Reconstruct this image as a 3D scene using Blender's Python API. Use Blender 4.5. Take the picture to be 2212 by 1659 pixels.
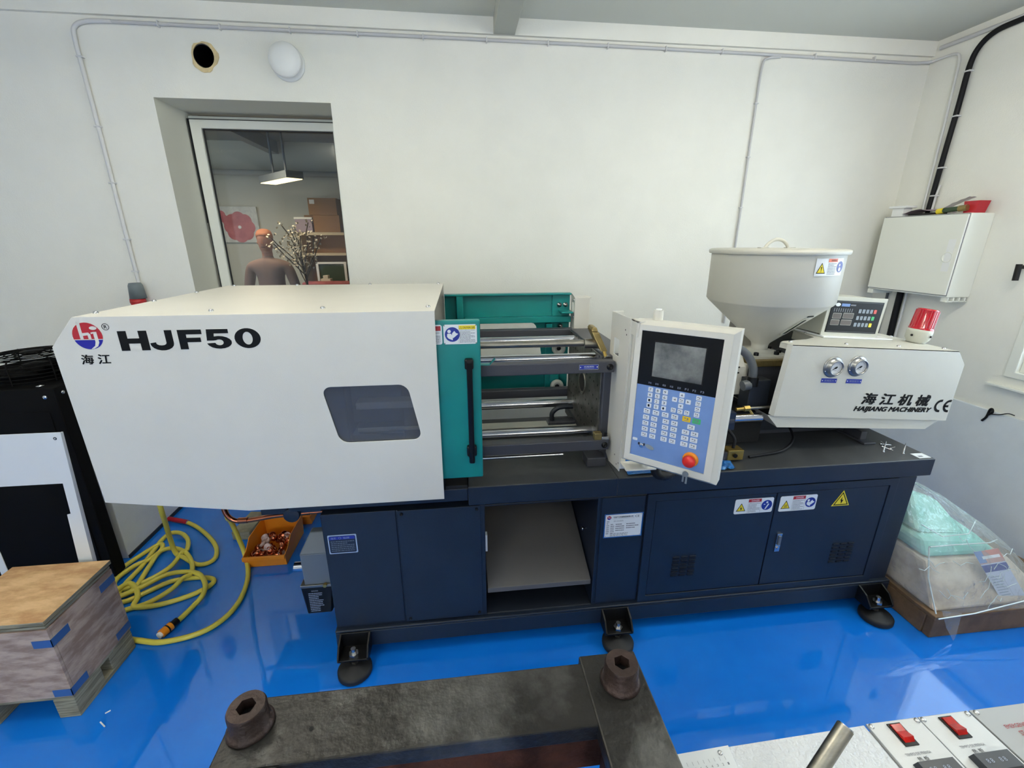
import bpy, bmesh, math, random
from mathutils import Vector, Matrix
from mathutils.geometry import tessellate_polygon
random.seed(7)
R = math.radians
S = bpy.context.scene
C = S.collection
for o in list(bpy.data.objects): bpy.data.objects.remove(o)

# ------------------------------------------------------------------ camera
cam_d = bpy.data.cameras.new('camera'); cam = bpy.data.objects.new('camera', cam_d); C.objects.link(cam)
cam_d.sensor_width = 36.0; cam_d.lens = 36.0 * 958.0 / 2212.0; cam_d.clip_start = 0.02; cam_d.clip_end = 60
cam.location = (0, 0, 1.7); cam.rotation_euler = (R(90 - 18.067), 0, R(-6.634))
S.camera = cam
# ------------------------------------------------------------------ world, view
W = bpy.data.worlds.new('world'); S.world = W; W.use_nodes = True
nt = W.node_tree; nt.nodes.clear()
wo = nt.nodes.new('ShaderNodeOutputWorld'); bg = nt.nodes.new('ShaderNodeBackground')
bg.inputs[0].default_value = (0.66, 0.84, 1.0, 1); bg.inputs[1].default_value = 4.2
nt.links.new(bg.outputs[0], wo.inputs[0])
S.view_settings.view_transform = 'Standard'; S.view_settings.look = 'None'
S.view_settings.exposure = -0.06; S.view_settings.gamma = 1.0; S.view_settings.use_curve_mapping = False
# ------------------------------------------------------------------ area lights: unseen uplights added to brighten the ceiling, window daylight, next room
def area(name, loc, sx, sy, power, col, rot=(0, 0, 0)):
    d = bpy.data.lights.new(name, 'AREA'); d.shape = 'RECTANGLE'; d.size = sx; d.size_y = sy
    d.energy = power; d.color = col
    o = bpy.data.objects.new(name, d); C.objects.link(o); o.location = loc; o.rotation_euler = rot
    return o
LAMPS = [(-0.92, 1.25, 30, 1), (1.75, 1.15, 22, 0), (-1.38, -0.9, 34, 1), (1.2, -1.6, 20, 0)]   # x, y, upward W, along Y?
for i, (x, y, pu, al) in enumerate(LAMPS):
    area('added_uplight', (x, y, 2.685), 1.16, 0.16, pu, (1.0, 0.955, 0.86), (R(180), 0, R(90) if al else 0))
area('daylight_source', (-1.1, -3.18, 1.6), 1.7, 1.2, 24, (0.92, 0.96, 1.0), (R(90), 0, 0))
area('daylight_source', (3.28, 1.20, 1.58), 1.5, 1.1, 24, (0.78, 0.90, 1.0), (0, R(90), 0))
area('next_room_light_source', (-2.3, 5.0, 2.5), 0.9, 0.2, 30, (1.0, 0.86, 0.62))

# ------------------------------------------------------------------ materials
def lin(c):
    return tuple((v / 12.92 if v <= 0.04045 else ((v + 0.055) / 1.055) ** 2.4) for v in [x / 255 for x in c])
MATS = {}
def mat(name, col, rough=0.5, metal=0.0, nscale=0, namt=0.0, bump=0.0, bscale=80, coat=0.0, spec=0.5,
        trans=0.0, emit=None, alpha=1.0, stretch=(1, 1, 1), col2=None, thr=None, ramp=(0.4, 0.6)):
    m = bpy.data.materials.new(name); m.use_nodes = True; n = m.node_tree.nodes; l = m.node_tree.links
    b = n['Principled BSDF']
    c = lin(col)
    b.inputs['Base Color'].default_value = (*c, 1); b.inputs['Roughness'].default_value = rough
    b.inputs['Metallic'].default_value = metal; b.inputs['Specular IOR Level'].default_value = spec
    b.inputs['Coat Weight'].default_value = coat; b.inputs['Coat Roughness'].default_value = 0.08
    b.inputs['Transmission Weight'].default_value = trans; b.inputs['Alpha'].default_value = alpha
    if emit: b.inputs['Emission Color'].default_value = (*emit[0], 1); b.inputs['Emission Strength'].default_value = emit[1]
    tc = n.new('ShaderNodeTexCoord'); mp = n.new('ShaderNodeMapping'); mp.inputs['Scale'].default_value = stretch
    l.new(tc.outputs['Object'], mp.inputs['Vector'])
    if nscale:
        t = n.new('ShaderNodeTexNoise'); t.inputs['Scale'].default_value = nscale; t.inputs['Detail'].default_value = 6
        t.inputs['Roughness'].default_value = 0.6
        l.new(mp.outputs[0], t.inputs['Vector'])
        r = n.new('ShaderNodeValToRGB'); r.color_ramp.elements[0].position = ramp[0]; r.color_ramp.elements[1].position = ramp[1]
        if col2 is None: a = tuple(max(0, x * (1 - namt)) for x in c); d = tuple(min(1, x * (1 + namt)) for x in c)
        else: a = c; d = lin(col2)
        r.color_ramp.elements[0].color = (*a, 1); r.color_ramp.elements[1].color = (*d, 1)
        l.new(t.outputs['Fac'], r.inputs[0]); l.new(r.outputs[0], b.inputs['Base Color'])
    if bump:
        t2 = n.new('ShaderNodeTexNoise'); t2.inputs['Scale'].default_value = bscale; t2.inputs['Detail'].default_value = 4
        l.new(mp.outputs[0], t2.inputs['Vector'])
        bp = n.new('ShaderNodeBump'); bp.inputs['Strength'].default_value = bump; bp.inputs['Distance'].default_value = 0.01
        l.new(t2.outputs['Fac'], bp.inputs['Height']); l.new(bp.outputs[0], b.inputs['Normal'])
    MATS[name] = m
    return m
M = MATS
mat('wall', (236, 235, 227), 0.65, nscale=3, namt=0.015, bump=0.12, bscale=160, spec=0.3)
mat('wall_grey', (226, 231, 234), 0.5, nscale=4, namt=0.03, bump=0.08, bscale=120, spec=0.3)
mat('ceiling', (208, 210, 202), 0.8, bump=0.1, bscale=200, spec=0.2)
mat('beam_paint', (176, 178, 170), 0.7)
mat('reveal', (222, 222, 212), 0.6)
mat('frame_white', (236, 237, 228), 0.35)
mat('gasket', (40, 42, 44), 0.6)
mat('cream_shaded', (200, 198, 187), 0.42, bump=0.10, bscale=420, nscale=2.5, namt=0.02)  # darker copy of cream; weaker light on these parts put into the colour
mat('cream', (217, 214, 204), 0.42, bump=0.10, bscale=420, nscale=2.5, namt=0.02)
mat('cream_dull', (196, 196, 184), 0.5, bump=0.10, bscale=400)
mat('navy', (22, 32, 47), 0.42, bump=0.14, bscale=420, nscale=5, namt=0.10)
mat('navy_top', (58, 60, 62), 0.36, bump=0.12, bscale=380, nscale=6, namt=0.18)
mat('navy_dark', (22, 28, 38), 0.5)
mat('charcoal', (62, 63, 70), 0.42, bump=0.1, bscale=300)
mat('tray_paint', (88, 86, 86), 0.55, bump=0.1, bscale=300)
mat('teal', (8, 124, 122), 0.34, nscale=5, namt=0.05, bump=0.06, bscale=300)
mat('teal_dark', (10, 96, 96), 0.4)
mat('chrome', (205, 205, 208), 0.16, 1.0, bump=0.02, bscale=60)
mat('steel_dull', (150, 146, 136), 0.38, 1.0, nscale=30, namt=0.2, stretch=(0.2, 1, 1))
mat('steel_shiny', (190, 190, 190), 0.25, 1.0)
mat('platen_steel', (112, 110, 104), 0.42, 0.75, nscale=14, namt=0.35, bump=0.1, bscale=60)
mat('brass', (176, 150, 84), 0.35, 0.9)
mat('bronze_zinc', (150, 132, 88), 0.42, 0.8, nscale=25, namt=0.15)
mat('black', (12, 12, 13), 0.42, spec=0.3)
mat('powder_black', (9, 9, 9), 0.7, spec=0.12)
mat('plate_rim', (168, 184, 206), 0.4)
mat('bezel', (150, 150, 150), 0.34, 0.9)
mat('black_matt', (12, 12, 13), 0.8)
mat('black_gloss', (10, 11, 13), 0.3, spec=0.25)
mat('rubber', (22, 22, 24), 0.6)
mat('print_black', (8, 8, 9), 0.4, spec=0.2)
mat('print_grey', (120, 122, 128), 0.6)
mat('print_pale', (150, 160, 178), 0.6)
mat('white', (238, 239, 238), 0.4)
mat('label_white', (226, 229, 230), 0.3)
mat('label_red', (168, 28, 36), 0.35)
mat('label_orange', (214, 96, 48), 0.35)
mat('label_yellow', (232, 210, 44), 0.35)
mat('label_blue', (22, 44, 140), 0.35)
mat('logo_red', (176, 22, 40), 0.3)
mat('logo_blue', (16, 16, 148), 0.3)
mat('plate_blue', (34, 50, 150), 0.35)
mat('plate_navy', (22, 34, 54), 0.4)
mat('membrane', (112, 142, 196), 0.35, nscale=8, namt=0.05)
mat('key_white', (226, 230, 236), 0.4)
mat('key_grey', (132, 142, 152), 0.4)
mat('key_yellow', (232, 192, 20), 0.4)
mat('key_green', (60, 178, 110), 0.4)
mat('key_red', (214, 86, 76), 0.4)
mat('screen', (128, 130, 128), 0.14, nscale=6, col2=(70, 74, 76), coat=0.6)
mat('led_window', (94, 84, 78), 0.3)
mat('beacon_red', (196, 8, 34), 0.12, coat=0.5, trans=0.25)
mat('stop_red', (214, 40, 34), 0.35)
mat('stop_yellow', (236, 140, 20), 0.4)
mat('knob_blue', (24, 26, 44), 0.35)
mat('acrylic', (70, 76, 86), 0.12, coat=0.3)
mat('gauge_face', (222, 224, 226), 0.4)
mat('blue_film', (14, 92, 160), 0.28, coat=0.15, nscale=30, col2=(70, 150, 205), bump=0.5, bscale=50, ramp=(0.55, 0.8))
mat('grey_paint', (104, 112, 120), 0.42, bump=0.08, bscale=300)
mat('plug_grey', (106, 116, 120), 0.5)
mat('plug_red', (176, 30, 34), 0.45)
mat('cable_white', (214, 214, 214), 0.4)
mat('cable_black', (16, 16, 20), 0.6, spec=0.25)
mat('cable_grey', (86, 90, 94), 0.45)
mat('conduit', (196, 196, 198), 0.3)
mat('hose_yellow', (222, 208, 84), 0.38, bump=0.05, bscale=80)
mat('ply_top', (186, 142, 98), 0.6, nscale=7, col2=(222, 184, 136), stretch=(1, 2.4, 1), bump=0.15, bscale=40)
mat('ply_side', (150, 126, 112), 0.7, nscale=9, col2=(190, 168, 152), stretch=(1, 1, 3.5), bump=0.15, bscale=50)
mat('ply_edge', (120, 114, 94), 0.75, nscale=22, col2=(160, 154, 130), stretch=(0.4, 0.4, 6), bump=0.3, bscale=60)
mat('clamp_blue', (64, 104, 160), 0.4, 0.2)
mat('bin_orange', (232, 140, 30), 0.4)
mat('copper', (196, 116, 84), 0.25, 1.0)
mat('pinkish', (222, 196, 190), 0.35, 0.1)
mat('rust', (38, 36, 34), 0.45, 0.45, nscale=6, col2=(112, 112, 110), bump=0.25, bscale=70, ramp=(0.50, 0.88))
mat('rust_bolt', (58, 44, 40), 0.5, 0.5, nscale=20, namt=0.3, bump=0.3, bscale=80)
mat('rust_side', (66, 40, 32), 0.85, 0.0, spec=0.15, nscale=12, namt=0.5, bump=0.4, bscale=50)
mat('hammered', (224, 226, 228), 0.2, 0.0, bump=0.6, bscale=110, coat=0.6)
mat('alu_panel', (196, 198, 198), 0.4, 0.3, bump=0.03, bscale=200)
mat('alu_grey', (158, 160, 160), 0.4, 0.2)
mat('rocker_red', (190, 26, 18), 0.2, coat=0.6, nscale=30, namt=0.3)
mat('controller', (48, 52, 58), 0.35)
mat('cardboard', (152, 112, 70), 0.8)
mat('teal_wrap', (120, 196, 184), 0.4, nscale=5, col2=(170, 222, 214))
mat('wrap_fold_glint', (214, 226, 228), 0.15, coat=0.5)  # near-white fold lines, the film's highlights put into the colour
mat('brown_wrap', (186, 166, 148), 0.6, nscale=6, col2=(220, 204, 188))
mat('pallet_brown', (112, 88, 64), 0.7, nscale=10, namt=0.2)
mat('leaflet', (208, 212, 232), 0.35)
mat('photo_skin', (196, 150, 140), 0.4)
mat('pale_wood', (206, 190, 160), 0.6)
mat('tree_bark', (70, 58, 48), 0.8)
mat('blossom', (216, 208, 190), 0.7)
mat('petal', (170, 84, 92), 0.7, nscale=8, col2=(196, 110, 116))
mat('canvas', (190, 194, 192), 0.8, nscale=20, col2=(210, 212, 208))
mat('skin', (176, 122, 100), 0.55)
mat('hair', (150, 92, 62), 0.7)
mat('sweater', (132, 108, 100), 0.85)
mat('trousers', (52, 56, 66), 0.85)
mat('lilac', (164, 146, 160), 0.6)
mat('room_wall', (190, 190, 180), 0.8)
mat('room_ceiling', (150, 152, 150), 0.8)
mat('room_floor', (120, 110, 96), 0.6)
mat('lamp_warm', (255, 240, 190), 0.5, emit=((1.0, 0.80, 0.38), 5.0))
mat('lamp_white', (255, 252, 240), 0.5, emit=((1.0, 0.95, 0.85), 62.0))
mat('foam', (214, 194, 150), 0.8, nscale=20, namt=0.1, bump=0.5, bscale=60)
mat('hole_dark', (8, 9, 14), 0.95, spec=0.05)
mat('leaf_green', (46, 66, 44), 0.7)
# glossy blue epoxy floor
m = mat('floor', (14, 112, 214), 0.05, nscale=1.6, col2=(18, 120, 222), spec=0.95, bump=0.03, bscale=3)
# glass pane of the window: mostly clear with a real reflection
def glassy(name, tint, a, rough=0.02, bump=0.0, bscale=20, k=1.2, milk=None):
    m = bpy.data.materials.new(name); m.use_nodes = True; n = m.node_tree.nodes; l = m.node_tree.links; n.clear()
    out = n.new('ShaderNodeOutputMaterial'); mix = n.new('ShaderNodeMixShader'); tr = n.new('ShaderNodeBsdfTransparent')
    gl = n.new('ShaderNodeBsdfGlossy'); lw = n.new('ShaderNodeLayerWeight'); fr = n.new('ShaderNodeMath'); fr.operation = 'POWER'; fr.inputs[1].default_value = 4.0; lw.inputs[0].default_value = 0.5; l.new(lw.outputs['Facing'], fr.inputs[0]); mt = n.new('ShaderNodeMath'); mt.operation = 'MULTIPLY_ADD'
    mt.inputs[1].default_value = k * .8; mt.inputs[2].default_value = a; mt.use_clamp = True
    tr.inputs[0].default_value = (*tint, 1); gl.inputs['Roughness'].default_value = rough
    gl.inputs[0].default_value = (0.9, 0.92, 0.92, 1)
    if bump:
        t = n.new('ShaderNodeTexNoise'); t.inputs['Scale'].default_value = bscale; t.inputs['Detail'].default_value = 3
        tc = n.new('ShaderNodeTexCoord'); l.new(tc.outputs['Object'], t.inputs['Vector'])
        bp = n.new('ShaderNodeBump'); bp.inputs['Strength'].default_value = bump; bp.inputs['Distance'].default_value = 0.05
        l.new(t.outputs['Fac'], bp.inputs['Height']); l.new(bp.outputs[0], gl.inputs['Normal']); l.new(bp.outputs[0], lw.inputs['Normal'])
    l.new(fr.outputs[0], mt.inputs[0]); l.new(mt.outputs[0], mix.inputs[0]); l.new(tr.outputs[0], mix.inputs[1]); l.new(gl.outputs[0], mix.inputs[2])
    if milk:
        df = n.new('ShaderNodeBsdfDiffuse'); df.inputs[0].default_value = (*milk[0], 1); mx = n.new('ShaderNodeMixShader'); mx.inputs[0].default_value = milk[1]
        l.new(mix.outputs[0], mx.inputs[1]); l.new(df.outputs[0], mx.inputs[2]); l.new(mx.outputs[0], out.inputs[0])
    else: l.new(mix.outputs[0], out.inputs[0])
    MATS[name] = m
glassy('glass', (0.80, 0.80, 0.79), 0.05)
glassy('clear_glass', (0.97, 0.98, 0.98), 0.04)
glassy('wrap_film', (0.95, 0.98, 0.97), 0.05, 0.22, 0.8, 14, 0.9, ((0.80, 0.86, 0.86), 0.16))
glassy('smoked', (0.62, 0.64, 0.68), 0.03, 0.12, k=0.5, milk=((0.30, 0.31, 0.33), 0.20))

# ------------------------------------------------------------------ mesh builder
class MB:
    def __init__(s, xf=None):
        s.v = []; s.f = []; s.fm = []; s.mats = []; s.xf = xf; s.sm = []
    def mi(s, m):
        if m not in s.mats: s.mats.append(m)
        return s.mats.index(m)
    def add(s, vs, fs, m, smooth=False):
        b = len(s.v); k = s.mi(m)
        for p in vs:
            p = Vector(p)
            s.v.append(s.xf @ p if s.xf is not None else p)
        for f in fs: s.f.append([b + i for i in f]); s.fm.append(k); s.sm.append(smooth)
        return s
    def box(s, x0, x1, y0, y1, z0, z1, m):
        vs = [(x, y, z) for z in (z0, z1) for y in (y0, y1) for x in (x0, x1)]
        return s.add(vs, [(0, 2, 3, 1), (4, 5, 7, 6), (0, 1, 5, 4), (2, 6, 7, 3), (0, 4, 6, 2), (1, 3, 7, 5)], m)
    def hexa(s, vs, m):   # 8 points: bottom 4 ccw, top 4 ccw
        return s.add(vs, [(3, 2, 1, 0), (4, 5, 6, 7), (0, 1, 5, 4), (1, 2, 6, 5), (2, 3, 7, 6), (3, 0, 4, 7)], m)
    def prism(s, poly, axis, a0, a1, m):
        # poly of 2d points; axis 'y': (x,z); 'x': (y,z); 'z': (x,y)
        def P(p, a): return {'y': (p[0], a, p[1]), 'x': (a, p[0], p[1]), 'z': (p[0], p[1], a)}[axis]
        n = len(poly); vs = [P(p, a0) for p in poly] + [P(p, a1) for p in poly]
        fs = [tuple(range(n))[::-1], tuple(range(n, 2 * n))] + [(i, (i + 1) % n, n + (i + 1) % n, n + i) for i in range(n)]
        return s.add(vs, fs, m)
    def plate(s, outer, holes, axis, a0, a1, m):
        def P(p, a): return {'y': (p[0], a, p[1]), 'x': (a, p[0], p[1]), 'z': (p[0], p[1], a)}[axis]
        loops = [outer] + holes; flat = [p for lp in loops for p in lp]; n = len(flat)
        tri = tessellate_polygon([[Vector((p[0], p[1], 0)) for p in lp] for lp in loops])
        vs = [P(p, a0) for p in flat] + [P(p, a1) for p in flat]; fs = [t for t in tri] + [(t[2] + n, t[1] + n, t[0] + n) for t in tri]
        o = 0
        for lp in loops:
            k = len(lp)
            for i in range(k): j = (i + 1) % k; fs.append((o + i, o + j, n + o + j, n + o + i))
            o += k
        return s.add(vs, fs, m)
    def cyl(s, p0, p1, r0, m, r1=None, n=20, caps=True, smooth=True):
        p0 = Vector(p0); p1 = Vector(p1); r1 = r0 if r1 is None else r1
        d = (p1 - p0).normalized(); a = d.orthogonal().normalized(); b = d.cross(a)
        vs = []
        for p, r in ((p0, r0), (p1, r1)):
            for i in range(n):
                t = 2 * math.pi * i / n; vs.append(p + a * (r * math.cos(t)) + b * (r * math.sin(t)))
        s.add(vs, [(i, (i + 1) % n, n + (i + 1) % n, n + i) for i in range(n)], m, smooth)
        if caps: s.add(vs[:n], [tuple(range(n))[::-1]], m); s.add(vs[n:], [tuple(range(n))], m)
        return s
    def tube(s, pts, r, m, n=8, closed=False, smooth=True, rs=None):
        pts = [Vector(p) for p in pts]; k = len(pts); up = None; vs = []
        for i, p in enumerate(pts):
            a = pts[i - 1] if (i or closed) else p; b = pts[(i + 1) % k] if (i < k - 1 or closed) else p
            d = (b - a).normalized()
            if up is None: up = d.orthogonal().normalized()
            up = (up - d * up.dot(d)).normalized(); w = d.cross(up)
            rr = rs[i] if rs else r
            for j in range(n):
                t = 2 * math.pi * j / n; vs.append(p + up * (rr * math.cos(t)) + w * (rr * math.sin(t)))
        fs = []
        for i in range(k if closed else k - 1):
            for j in range(n):
                a = i * n + j; b = i * n + (j + 1) % n; c = ((i + 1) % k) * n + (j + 1) % n; d = ((i + 1) % k) * n + j
                fs.append((a, b, c, d))
        s.add(vs, fs, m, smooth)
        if not closed: s.add(vs[:n], [tuple(range(n))[::-1]], m); s.add(vs[-n:], [tuple(range(n))], m)
        return s
    def lathe(s, prof, c, m, n=32, axis=(0, 0, 1), smooth=True):
        ax = Vector(axis).normalized(); a = ax.orthogonal().normalized(); b = ax.cross(a); c = Vector(c); vs = []
        for r, h in prof:
            for i in range(n):
                t = 2 * math.pi * i / n; vs.append(c + ax * h + a * (r * math.cos(t)) + b * (r * math.sin(t)))
        fs = []
        for k in range(len(prof) - 1):
            for i in range(n): fs.append((k * n + i, k * n + (i + 1) % n, (k + 1) * n + (i + 1) % n, (k + 1) * n + i))
        s.add(vs, fs, m, smooth)
        return s
    def disc(s, c, r, m, nrm=(0, 0, 1), n=24, rz=None):
        ax = Vector(nrm).normalized(); a = ax.orthogonal().normalized(); b = ax.cross(a); c = Vector(c)
        return s.add([c + a * (r * math.cos(2 * math.pi * i / n)) + b * (r * math.sin(2 * math.pi * i / n)) for i in range(n)], [tuple(range(n))], m)
    def build(s, name, parent=None, bevel=0.0, seg=2, **tags):
        me = bpy.data.meshes.new(name)
        off = ROOT[root_of(parent)] if parent is not None else Vector((0, 0, 0))
        me.from_pydata([p - off for p in s.v], [], s.f)
        for k in s.mats: me.materials.append(M[k])
        for i, p in enumerate(me.polygons): p.material_index = s.fm[i]; p.use_smooth = s.sm[i]
        me.update()
        bm = bmesh.new(); bm.from_mesh(me)
        if not s.nofix: bmesh.ops.recalc_face_normals(bm, faces=bm.faces)
        bm.to_mesh(me); bm.free()
        o = bpy.data.objects.new(name, me); C.objects.link(o)
        if parent is not None: o.parent = parent
        if bevel:
            md = o.modifiers.new('bevel', 'BEVEL'); md.width = bevel; md.segments = seg; md.limit_method = 'ANGLE'; md.angle_limit = R(40)
            md.harden_normals = False
        for k, v in tags.items(): o[k] = v
        return o
    nofix = False
ROOT = {}
def root_of(o):
    while o.parent is not None: o = o.parent
    return o
def thing(name, label, cat, loc=(0, 0, 0), group=None, kind=None):
    o = bpy.data.objects.new(name, None); C.objects.link(o); o.location = loc; o.empty_display_size = 0.1
    ROOT[o] = Vector(loc)
    if label: o['label'] = label
    if cat: o['category'] = cat
    if group: o['group'] = group
    if kind: o['kind'] = kind
    return o
def single(mb, name, label, cat, bevel=0, **k):
    o = mb.build(name, None, bevel); o['label'] = label; o['category'] = cat
    for a, b in k.items(): o[a] = b
    ROOT[o] = Vector((0, 0, 0))
    return o
def struct(mb, name, bevel=0, label=None):
    o = mb.build(name, None, bevel); o['kind'] = 'structure'; ROOT[o] = Vector((0, 0, 0))
    if label: o['label'] = label
    return o
def copy_obj(src, parent, off=(0, 0, 0), label=None):
    c = src.copy(); C.objects.link(c); c.parent = parent; c.location = src.location + Vector(off)
    if label: c['label'] = label
    return c
def frame(o, u, v, n):     # local (x right, y out, z up)
    u = Vector(u).normalized(); v = Vector(v).normalized(); n = Vector(n).normalized()
    m = Matrix(((u.x, n.x, v.x, o[0]), (u.y, n.y, v.y, o[1]), (u.z, n.z, v.z, o[2]), (0, 0, 0, 1)))
    return m
# frame convention: x = to the right on the surface, z = up on the surface, y = outwards from it
def front(y, x=0, z=0): return frame((x, y, z), (1, 0, 0), (0, 0, 1), (0, -1, 0))
_tc = {}
def text(mb, s, x, z, w, h, m, y=0.0006, bold=0.0, shear=0.0, just='L'):
    """flat lettering scaled into a w x h box whose lower left corner is (x, z)"""
    key = (s, bold, shear)
    if key not in _tc:
        cu = bpy.data.curves.new('t', 'FONT'); cu.body = s; cu.offset = bold; cu.shear = shear; cu.resolution_u = 3
        ob = bpy.data.objects.new('t', cu); C.objects.link(ob)
        dg = bpy.context.evaluated_depsgraph_get(); me = bpy.data.meshes.new_from_object(ob.evaluated_get(dg))
        vs = [tuple(v.co) for v in me.vertices]; fs = [tuple(p.vertices) for p in me.polygons]
        bpy.data.objects.remove(ob); bpy.data.curves.remove(cu); bpy.data.meshes.remove(me)
        _tc[key] = (vs, fs)
    vs, fs = _tc[key]
    if not vs: return
    x0 = min(v[0] for v in vs); x1 = max(v[0] for v in vs); y0 = min(v[1] for v in vs); y1 = max(v[1] for v in vs)
    sx = w / max(1e-6, x1 - x0); sz = h / max(1e-6, y1 - y0)
    mb.add([(x + (v[0] - x0) * sx, y, z + (v[1] - y0) * sz) for v in vs], fs, m)
def btext(mb, s, x, z, w, h, m, y=0.0006, d=.0012, shear=0.0):
    """heavier lettering: the same glyphs struck four times, a hair apart"""
    for i, (dx, dz) in enumerate(((0, 0), (d, 0), (0, d * .7), (d, d * .7))): text(mb, s, x + dx, z + dz, w, h, m, y + i * .00006, 0.0, shear)
def rrect(x0, x1, z0, z1, r, n=5):
    out = []
    for cx, cz, a in ((x1 - r, z1 - r, 0), (x0 + r, z1 - r, 90), (x0 + r, z0 + r, 180), (x1 - r, z0 + r, 270)):
        for i in range(n + 1): t = R(a + 90 * i / n); out.append((cx + r * math.cos(t), cz + r * math.sin(t)))
    return out
def flat(mb, pts, m, y=0.0005): mb.add([(p[0], y, p[1]) for p in pts], [tuple(range(len(pts)))], m)
def frect(mb, x0, x1, z0, z1, m, y=0.0005): flat(mb, [(x0, z0), (x1, z0), (x1, z1), (x0, z1)], m, y)
def fdisc(mb, cx, cz, r, m, y=0.0008, n=24, sx=1, sz=1):
    flat(mb, [(cx + sx * r * math.cos(2 * math.pi * i / n), cz + sz * r * math.sin(2 * math.pi * i / n)) for i in range(n)], m, y)
def smooth_path(pts, k=6):
    P = [Vector(p) for p in pts]; P = [P[0] * 2 - P[1]] + P + [P[-1] * 2 - P[-2]]; out = []
    for i in range(1, len(P) - 2):
        for j in range(k):
            t = j / k; a, b, c, d = P[i - 1], P[i], P[i + 1], P[i + 2]
            out.append(0.5 * ((2 * b) + (c - a) * t + (2 * a - 5 * b + 4 * c - d) * t * t + (3 * b - a - 3 * c + d) * t ** 3))
    out.append(P[-2]); return out

# ================================================================== ROOM
YB = 2.965; XR = 3.003; ZC = 2.867
b = MB(); b.box(-3.4, 3.2, -3.2, 3.33, -0.06, 0.0, 'floor'); struct(b, 'floor')
b = MB(); b.box(-3.4, 3.2, -3.2, 3.33, ZC, ZC + 0.1, 'ceiling'); struct(b, 'ceiling')
# back wall with a window opening and the open round core hole
hole = [(-1.310 + 0.052 * math.cos(2 * math.pi * i / 24), 2.630 + 0.056 * math.sin(2 * math.pi * i / 24)) for i in range(24)]
b = MB(); b.plate([(-3.4, 0), (3.2, 0), (3.2, ZC), (-3.4, ZC)],
                  [[(-1.607, 1.12), (-0.684, 1.12), (-0.684, 2.43), (-1.607, 2.43)], hole], 'y', YB, 3.33, 'wall')
b.mats.append('reveal')
o = struct(b, 'wall_back')
for p in o.data.polygons:
    c = p.center
    if -1.61 < c.x < -0.68 and 1.11 < c.z < 2.44 and YB < c.y < 3.33: p.material_index = 1
# rough foam rim; the hole's shade is painted as a black tube
b = MB()
rim = []
for i in range(28):
    t = 2 * math.pi * i / 28; k = 1 + 0.05 * math.sin(3 * t + 1) + 0.04 * math.sin(5 * t + 2) + 0.07 * math.sin(2 * t + .4) + 0.03 * math.sin(9 * t)
    rim.append((-1.307 + 0.0655 * k * math.cos(t), 2.626 + 0.072 * k * math.sin(t)))
b.plate(rim, [hole], 'y', YB - 0.006, YB + 0.001, 'foam')
w = b.build('hole_rim', o)
b = MB(); b.lathe([(0.0505, 0.0), (0.0505, 0.36)], (-1.31, YB - 0.004, 2.63), 'hole_dark', axis=(0, 1, 0)); b.disc((-1.31, YB + 0.34, 2.63), 0.052, 'hole_dark', (0, 1, 0))
b.build('hole_shade', o)
b = MB()
b.plate([(-3.2, 0), (3.33, 0), (3.33, ZC), (-3.2, ZC)], [[(0.35, 0.976), (2.034, 0.976), (2.034, 2.15), (0.35, 2.15)]], 'x', XR, XR + 0.2, 'wall')
struct(b, 'wall_right')
b = MB(); b.box(-3.5, -3.3, -3.2, 3.33, 0, ZC, 'wall'); struct(b, 'wall_left')
b = MB(); b.plate([(-3.4, 0), (3.2, 0), (3.2, ZC), (-3.4, ZC)], [[(-2.0, .95), (-.2, .95), (-.2, 2.25), (-2.0, 2.25)]], 'y', -3.3, -3.1, 'wall'); struct(b, 'wall_front')
b = MB(); b.box(-3.3, XR, YB - 0.022, YB, 2.787, ZC, 'wall'); struct(b, 'trim_1')          # boxed band under the ceiling
b = MB(); b.box(0.238, 0.358, -3.1, YB - 0.022, 2.785, ZC, 'beam_paint'); struct(b, 'trim_2', 0.003)       # ceiling beam
b = MB(); b.box(XR - 0.014, XR, -3.1, YB, 0.0, 0.770, 'wall_grey'); struct(b, 'trim_3', 0.004)
b = MB(); b.box(XR - 0.024, XR - 0.014, -3.1, YB, 0.0, 0.030, 'label_blue'); struct(b, 'baseboard_right')
b = MB(); b.box(-1.95, -1.893, 2.295, YB, 0.0, 0.93, 'wall_grey'); struct(b, 'wall_partition', 0.004)
b = MB(); b.box(-1.893, -1.885, 2.295, YB, 0.0, 0.02, 'navy_dark'); b.box(-1.885, XR - .03, YB - 0.008, YB, 0.0, 0.02, 'navy_dark'); struct(b, 'baseboard_back')

# window in the back wall
wn = thing('window_1', 'white framed inner window seen above the long white hood', None, (-1.145, 3.28, 1.12), kind='structure')
X0, X1, Z1 = -1.605, -0.686, 2.415
b = MB(); b.plate([(X0, 1.13), (X1, 1.13), (X1, Z1), (X0, Z1)], [[(-1.555, 1.17), (-0.733, 1.17), (-0.733, 2.372), (-1.555, 2.372)]], 'y', 3.275, 3.325, 'frame_white')
b.build('window_frame', wn, 0.003)
b = MB(); b.plate([(-1.592, 1.15), (-0.70, 1.15), (-0.70, 2.392), (-1.592, 2.392)], [[(-1.532, 1.19), (-0.756, 1.19), (-0.756, 2.345), (-1.532, 2.345)]], 'y', 3.252, 3.275, 'frame_white')
b.plate([(-1.54, 1.18), (-0.748, 1.18), (-0.748, 2.353), (-1.54, 2.353)], [[(-1.526, 1.19), (-0.762, 1.19), (-0.762, 2.339), (-1.526, 2.339)]], 'y', 3.268, 3.285, 'gasket')
b.build('sash', wn, 0.003)
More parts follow.
